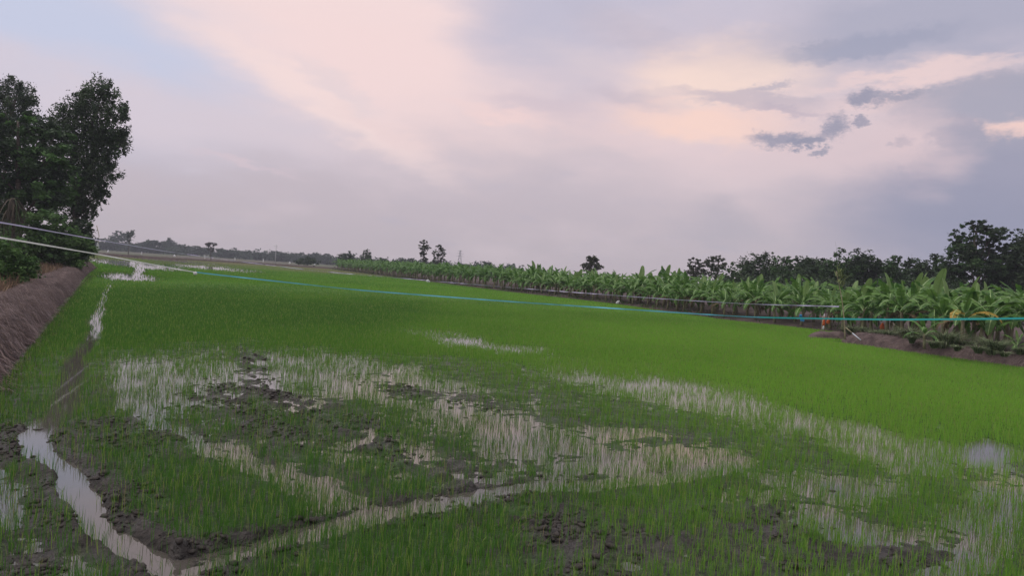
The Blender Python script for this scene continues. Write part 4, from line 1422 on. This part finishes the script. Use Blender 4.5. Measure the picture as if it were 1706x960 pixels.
# deeper rows as one mass
V_, Q_, n0 = [], [], 0
s = 4.0
while s < cum[-1]:
    p = edge_at(s)
    for row in range(4):
        base_off = 5.6 if p[1] < 104 else 3.9
        q_ = p + NRM * (base_off + row * 2.6) + np.array([prng.uniform(-.6, .6), prng.uniform(-.8, .8)])
        V, q = banana_raw(prng, 1.4, 9)
        sc = prng.uniform(0.9, 1.2)
        V_.append(V * sc + np.array([q_[0], q_[1], 0.34]))
        Q_.append(q + n0)
        n0 += len(V)
    s += 2.7 if p[1] < 104 else 3.6
tag(link('banana_rows', fast_mesh('banana_rows', np.vstack(V_), [np.vstack(Q_)], M['banana'])), 'deeper rows of banana plants seen as one green mass behind the front rows', 'banana plants', kind='stuff')

# ------------------------------------------------------------------ grass clumps on the right bank


def clump(base, r, h, label, seed, group=None, cols=None):
    rg_ = np.random.default_rng(seed)
    n = int(200 + 420 * r)
    a = rg_.random(n) * 6.283
    rad = r * 0.35 * np.sqrt(rg_.random(n))
    b = np.stack([rad * np.cos(a), rad * np.sin(a), np.zeros(n)], axis=1)
    yaw = a + rg_.normal(0, 0.5, n)
    lean = np.abs(rg_.normal(0.5, 0.32, n)) * r / h
    V, q, t = blades(b, h * (0.6 + 0.5 * rg_.random(n)), 0.03 + 0.02 * rg_.random(n), lean, yaw, np.abs(rg_.normal(0.6, 0.25, n)))
    cols = cols or [(0.14, 0.19, 0.095), (0.18, 0.225, 0.12), (0.24, 0.26, 0.16), (0.1, 0.14, 0.075)]
    C = np.asarray(cols)[rg_.integers(0, len(cols), n)] * (0.75 + 0.5 * rg_.random((n, 1)))
    o = link('grass_clump', fast_mesh('grass_clump', V, [q, t], M['straw'], col=np.repeat(C, 5, axis=0)))
    o.location = base
    return tag(o, label, 'grass clump', group)


big = [
    (1517, 573, 36, 1.0, 1.25, 'large arching grass clump behind the bank left of the young banana'),
    (1575, 583, 33.5, 1.1, 1.3, 'large dark grass clump below the yellowing banana on its left'),
    (1655, 592, 31.5, 0.9, 1.15, 'dark upright grass clump between yellowing banana and the sucker'),
    (1478, 572, 38, 0.6, 0.8, 'pale upright grass clump right of the small orange bag'),
    (1458, 565, 39, 0.5, 0.7, 'olive grass clump left of the pale upright one'),
    (1440, 563, 40, 0.45, 0.6, 'small dark grass clump midway between pole and orange bag'),
    (1418, 560, 41, 0.65, 0.75, 'grass clump right beside the bamboo pole'),
    (1518, 583, 34.5, 0.4, 0.6, 'small dark grass clump in front of the large arching clump'),
    (1555, 592, 32, 0.5, 0.55, 'low grass clump on the soil in front of the large dark clump'),
    (1593, 596, 31.2, 0.35, 0.4, 'small low tuft behind the bank below the yellowing banana'),
    (1629, 600, 30.6, 0.5, 0.5, 'low round tuft behind the bank left of the dark upright clump'),
    (1672, 606, 29.6, 0.4, 0.35, 'small low tuft close behind the bank near the right edge'),
    (1700, 598, 30.5, 0.5, 0.6, 'grass clump under the light green banana sucker'),
    (1610, 590, 33, 0.6, 0.6, 'grass clump at the stem of the yellowing banana'),
]
for i, (x, y, Y, r, h, lb_) in enumerate(big):
    X = at(x, y, Y)[0]
    clump((X, Y, 0.34 if h > 0.65 else 0.44), r * (0.75 if h > 0.65 else 0.6), h * 0.85, lb_, 700 + i)

# ------------------------------------------------------------------ bamboo pole, tapes, bags, stakes
foot = ground(1408, 566, 0.30)
tip = at(1393, 452, foot[1])
pole = tag(empty('bamboo_pole', foot), 'thin leaning bamboo pole with leafy tip standing in the right earth bank', 'bamboo pole')
d = tip - foot
m = MB()
ts = np.linspace(0, 1, 12)
bow = np.stack([0.10 * np.sin(ts * math.pi), 0 * ts, 0 * ts], axis=1)
m.tube(d[None] * ts[:, None] + bow, 0.035 - 0.022 * ts, 7)
m.build('cane', M['bamboo'], pole, smooth=True)
rg_ = np.random.default_rng(5)
n = 90
tt = 1 - 0.22 * rg_.random(n)
b = d[None] * tt[:, None] + rg_.normal(0, 0.09, (n, 3)) + np.array([0.14, 0, 0.0])
V, q, t = blades(b, 0.18 + 0.16 * rg_.random(n), 0.04 + 0 * tt, rg_.normal(0.6, 0.5, n), rg_.normal(0.0, 1.0, n), np.abs(rg_.normal(0.6, 0.4, n)))
link('twig_leaves', fast_mesh('twig_leaves', V, [q, t], M['straw'], col=np.tile((0.16, 0.2, 0.08), (len(V), 1))), pole)

p0, p1 = at(1409, 546, foot[1] + 0.3), ground(1434, 567, 0.35)
prop = tag(empty('prop_stick', p1), 'short pale stick propping the bamboo pole from the right', 'stick')
m = MB()
dd = p0 - p1
m.tube([(0, 0, 0), dd * 0.55], 0.025, 7)
m.build('lower_length', M['pipe'], prop, smooth=True)
m = MB()
m.tube([dd * 0.55, dd], 0.022, 7)
m.build('upper_length', M['bamboo'], prop, smooth=True)


def spline(pts, n):
    pts = np.asarray(pts, dtype=float)
    t = np.concatenate([[0], np.cumsum(np.linalg.norm(np.diff(pts, axis=0), axis=1))])
    u = np.linspace(0, t[-1], n)
    P = np.stack([np.interp(u, t, pts[:, k]) for k in range(3)], axis=1)
    for _ in range(int(n * 0.5)):
        P[1:-1] = (P[:-2] + 2 * P[1:-1] + P[2:]) / 4
    return P, u


def ribbon(P, u, w, twist_seed, base_ang, amp, rate, mt, name, parent):
    tan = np.gradient(P, axis=0)
    tan /= np.linalg.norm(tan, axis=1)[:, None]
    side = np.cross(tan, np.array([0, 0, 1.0]))
    side /= np.linalg.norm(side, axis=1)[:, None]
    upv = np.cross(side, tan)
    ang = base_ang + amp * (fbm(u * rate, u * 0 + 2.5, twist_seed, 3) - 0.5) * 2 * math.pi
    o_ = (np.cos(ang)[:, None] * upv + np.sin(ang)[:, None] * side) * (w / 2)
    V = np.stack([P - o_, P + o_], axis=1).reshape(-1, 3)
    k = np.arange(len(P) - 1)[:, None] * 2
    return link(name, fast_mesh(name, V, [k + np.array([[0, 1, 3, 2]])], mt, smooth=True), parent)


A = [at(-90, 383, 15), at(0, 395.5, 18), at(165, 424, 27), at(325, 454, 39), at(600, 484, 43), at(853, 503, 42), at(1250, 529, 37), at(1480, 533, 31), at(1706, 531, 26), at(1800, 529, 24.5)]
P, u = spline(A, 900)
pxs = np.array([project(*p)[0] for p in P])
ta_ = tag(empty('plastic_tape', P[0]), 'plastic tape strung low across the paddy, white turning blue and then teal', 'tape')
P = P - P[0]
i1, i2 = int(np.argmax(pxs > 325)), int(np.argmax(pxs > 1265))
ribbon(P[:i1 + 1], u[:i1 + 1], 0.042, 3, 0.0, 0.25, 0.25, M['tape_white'], 'white_length', ta_)
ribbon(P[i1:i2 + 1], u[i1:i2 + 1], 0.065, 4, 0.4, 0.42, 0.5, M['tape_blue'], 'blue_length', ta_)
ribbon(P[i2:], u[i2:], 0.075, 5, 0.3, 0.18, 0.2, M['tape_teal'], 'teal_length', ta_)
m = MB()
m.blob(P[i1] + np.array([0, 0, -0.06]), (0.1, 0.08, 0.09), 3)
m.build('knot', M['tape_white'], ta_)
Bp = [at(-90, 357, 17), at(0, 370, 20), at(165, 400, 34), at(270, 418, 52), at(400, 436, 66), at(530, 452, 73), at(853, 479.5, 68), at(1100, 498, 57), at(1250, 507, 49), at(1398, 511, foot[1])]
P, u = spline(Bp, 1100)
pxs = np.array([project(*p)[0] for p in P])
tb_ = tag(empty('plastic_tape', P[0]), 'mauve plastic tape strung from the upper left across the paddy to the bamboo pole', 'tape')
P = P - P[0]
i1, i2 = int(np.argmax(pxs > 290)), int(np.argmax(pxs > 1000))
ribbon(P[:i1 + 1], u[:i1 + 1], 0.042, 7, 0.2, 0.25, 0.25, M['tape_mauve'], 'left_length', tb_)
ribbon(P[i1:i2 + 1], u[i1:i2 + 1], 0.055, 8, 0.9, 1.4, 0.5, M['tape_mauve'], 'middle_length', tb_)
ribbon(P[i2:], u[i2:], 0.055, 9, 0.3, 0.35, 0.4, M['tape_mauve'], 'right_length', tb_)


def bag(root_name, label, cat, pos, w, h, mt, seed, stakes=(), group=None, zg=0.3):
    """a crumpled plastic bag tied at its top, on thin stakes"""
    root = tag(empty(root_name, (pos[0], pos[1], zg)), label, cat, group)
    top = pos[2] - zg
    rg_ = np.random.default_rng(seed)
    V, nu, nv = [], 10, 9
    for i in range(nv):
        t = i / (nv - 1)
        prof = 0.18 + 0.82 * math.sin(min(1, t * 1.25) * math.pi * 0.55) ** 0.8 if t < 0.93 else 0.7
        for j in range(nu):
            a = 2 * math.pi * j / nu
            k = prof * (1 + 0.28 * (rg_.random() - 0.5) + 0.12 * math.cos(3 * a + seed))
            V.append((w / 2 * k * math.cos(a) + 0.1 * w * math.sin(t * 3 + seed), w / 2 * 0.6 * k * math.sin(a), top - h * t))
    q = [(i * nu + j, i * nu + (j + 1) % nu, (i + 1) * nu + (j + 1) % nu, (i + 1) * nu + j) for i in range(nv - 1) for j in range(nu)]
    link('bag', fast_mesh('bag', V, [q, ], mt, smooth=False), root)
    for (dx, hh) in stakes:
        m = MB()
        m.tube([(dx, 0.02, -0.15), (dx * 0.6, 0.02, hh)], 0.018, 6)
        m.build('stake', M['bamboo'], root)
    return root


p = at(1373, 528, 42.5)
r_ = bag('bird_scarer', 'orange and white bag on two thin stakes left of the bamboo pole', 'bird scarer', p, 0.16, 0.5, M['bag_orange'], 1, ((-0.1, p[2] + 0.05), (0.1, p[2] + 0.02)), zg=0.0)
m = MB()
m.blob((0, 0, p[2] - 0.62), (0.05, 0.04, 0.12), 5)
m.build('white_tail', M['bag_white'], r_)
m = MB()
m.blob((0, 0, p[2] + 0.06), (0.03, 0.03, 0.1), 6)
m.build('white_tip', M['bag_white'], r_)
p = at(1381, 529, 47.5)
bag('bird_scarer', 'orange bag hanging in shade just right of the orange and white one', 'bird scarer', p, 0.22, 0.42, M['bag_orange'], 2, ((0.0, p[2] - 0.25),), zg=0.35)
p = at(1471, 538, 43)
bag('bird_scarer', 'orange bag leaning by the banana stems right of the bamboo pole', 'bird scarer', p, 0.26, 0.4, M['bag_orange'], 3, ((0.0, p[2] - 0.35),), zg=0.35)
p = at(1334, 527, 36)
m = MB()
br = tag(empty('blue_rag', p), 'blue plastic rag knotted on the teal tape left of the orange bags', 'rag')
rgb_ = np.random.default_rng(9)
for k in range(6):
    a = rgb_.uniform(-0.9, 0.9)
    l = rgb_.uniform(0.12, 0.28)
    V = [(-0.02, 0, 0.03), (0.03, 0.02, 0.03), (a * l + 0.05, 0.03 * k - 0.05, -l * 0.75), (a * l - 0.04, 0.02, -l)]
    m.add(V, [(0, 1, 2, 3)])
m.blob((0, 0, 0.03), (0.07, 0.05, 0.06), 2)
m.build('strips', M['bag_blue'], br)

for i, (x, y, hh, w, lb_) in enumerate([
    (180, 420, 0.75, 0.5, 'leftmost small white bag on a stake along the far bank'),
    (236, 424, 0.9, 0.34, 'second white bag from the left along the far bank'),
    (291, 428, 0.6, 0.62, 'third white bag from the left along the far bank, wide and low'),
    (341, 434, 1.1, 0.34, 'upright white bag on a stake, fourth from the left along the far bank'),
    (391, 438, 1.0, 0.3, 'narrow white bag fifth from the left along the far bank'),
    (438, 442, 1.1, 0.36, 'upright white bag just left of the thin far pole'),
    (482, 445, 0.7, 0.55, 'white bag on the far bank left of the dark far bush'),
    (524, 447, 0.5, 0.6, 'white bag on the far bank right in front of the dark far bush'),
]):
    g = at(x, y, 1.0)
    Y = float(y_far(0)) if False else 222 + i * 2.4
    P_ = at(x, y, Y)
    zb = 0.35
    bag('white_bag', lb_, 'bird scarer', (P_[0], Y, zb + hh + 0.5), w, hh, M['bag_white'], 20 + i, ((0.0, hh + 0.4),), group='white bags on stakes along the far bank', zg=zb)
# pole with a white bag at the end of the left bank
Pw = at(163, 404, 82)
r_ = bag('bird_scarer', 'tall thin stick with a long white bag at the far end of the left bank', 'bird scarer', Pw, 0.3, 1.0, M['bag_white'], 31, (), zg=0.1)
m = MB()
a_ = at(161, 376, 82) - np.array([Pw[0], Pw[1], 0.1])
b_ = at(165, 392, 82) - np.array([Pw[0], Pw[1], 0.1])
m.tube([(0.05, 0, -0.2), (0.05, 0, Pw[2] - 0.2), b_, a_], [0.03, 0.025, 0.03, 0.04], 6)
m.build('stick', M['bamboo'], r_)
# white bag lying at the plantation edge
P_ = ground(1036, 508, 0.0)
bag('plastic_bag', 'pale crumpled bag lying at the edge of the rice below the bananas', 'bag', (P_[0] - 0.3, P_[1], 0.42), 0.5, 0.4, M['bag_white'], 41, (), zg=0.05)
P_ = ground(716, 471, 0.0)
bag('plastic_bag', 'tiny pale bag at the edge of the rice below the two slender trees', 'bag', (P_[0] - 0.3, P_[1], 0.5), 0.7, 0.45, M['bag_white'], 42, (), zg=0.05)

# thin far pole and faint lattice pylon
P_ = at(460, 408, 300)
o = tag(empty('utility_pole', (P_[0], 300, -0.3)), 'thin pale utility pole rising above the far tree line', 'utility pole')
m = MB()
m.tube([(0, 0, 0), (0.1, 0, P_[2] + 0.3)], [0.16, 0.1], 8)
m.build('shaft', M['concrete'], o, smooth=True)
m = MB()
m.tube([(-0.7, 0, P_[2] - 0.3), (0.8, 0, P_[2] - 0.3)], 0.07, 6)
m.build('crossarm', M['concrete'], o)
YP = 640
P_ = at(767, 417, YP)
o = tag(empty('pylon', (P_[0], YP, -0.3)), 'faint lattice power pylon on the horizon right of the two slender trees', 'pylon')
hp = P_[2] + 0.3
m = MB()
wd_ = lambda t: 2.6 * (1 - t) ** 1.3 + 0.35
lv = np.linspace(0, 1, 8)
for sx in (-1, 1):
    for sy in (-1, 1):
        m.tube([(sx * wd_(t), sy * wd_(t), t * hp) for t in lv], 0.12, 4)
for a, b in zip(lv[:-1], lv[1:]):
    for sy in (-1, 1):
        m.tube([(-wd_(a), sy * wd_(a), a * hp), (wd_(b), sy * wd_(b), b * hp)], 0.07, 4)
        m.tube([(wd_(a), sy * wd_(a), a * hp), (-wd_(b), sy * wd_(b), b * hp)], 0.07, 4)
m.build('lattice_tower', M['steel'], o)
for t, half in ((0.72, 3.6), (0.84, 3.0), (0.95, 2.2)):
    m = MB()
    m.tube([(-half, 0, t * hp), (0, 0, t * hp + 0.5), (half, 0, t * hp)], [0.06, 0.16, 0.06], 4)
    m.build('crossarm', M['steel'], o)

# ------------------------------------------------------------------ air
hz = bpy.data.meshes.new('haze')
x0, x1, y0, y1, z0, z1 = -420, 420, -60, 760, -1.3, 32
hz.from_pydata([(x0, y0, z0), (x1, y0, z0), (x1, y1, z0), (x0, y1, z0), (x0, y0, z1), (x1, y0, z1), (x1, y1, z1), (x0, y1, z1)], [], [(3, 2, 1, 0), (4, 5, 6, 7), (0, 1, 5, 4), (1, 2, 6, 5), (2, 3, 7, 6), (3, 0, 4, 7)])
hm = bpy.data.materials.new('haze')
hm.use_nodes = True
hm.node_tree.nodes.clear()
pv = hm.node_tree.nodes.new('ShaderNodeVolumePrincipled')
pv.inputs['Color'].default_value = (0.78, 0.82, 0.92, 1)
pv.inputs['Density'].default_value = 0.00036
ho = hm.node_tree.nodes.new('ShaderNodeOutputMaterial')
hm.node_tree.links.new(pv.outputs[0], ho.inputs['Volume'])
hz.materials.append(hm)
hz.update()
tag(link('haze', hz), 'thin evening haze over the fields', kind='stuff')
print('bananas near', near_n, 'far', far_n, 'rice', n1, n2, 'clods', n3)
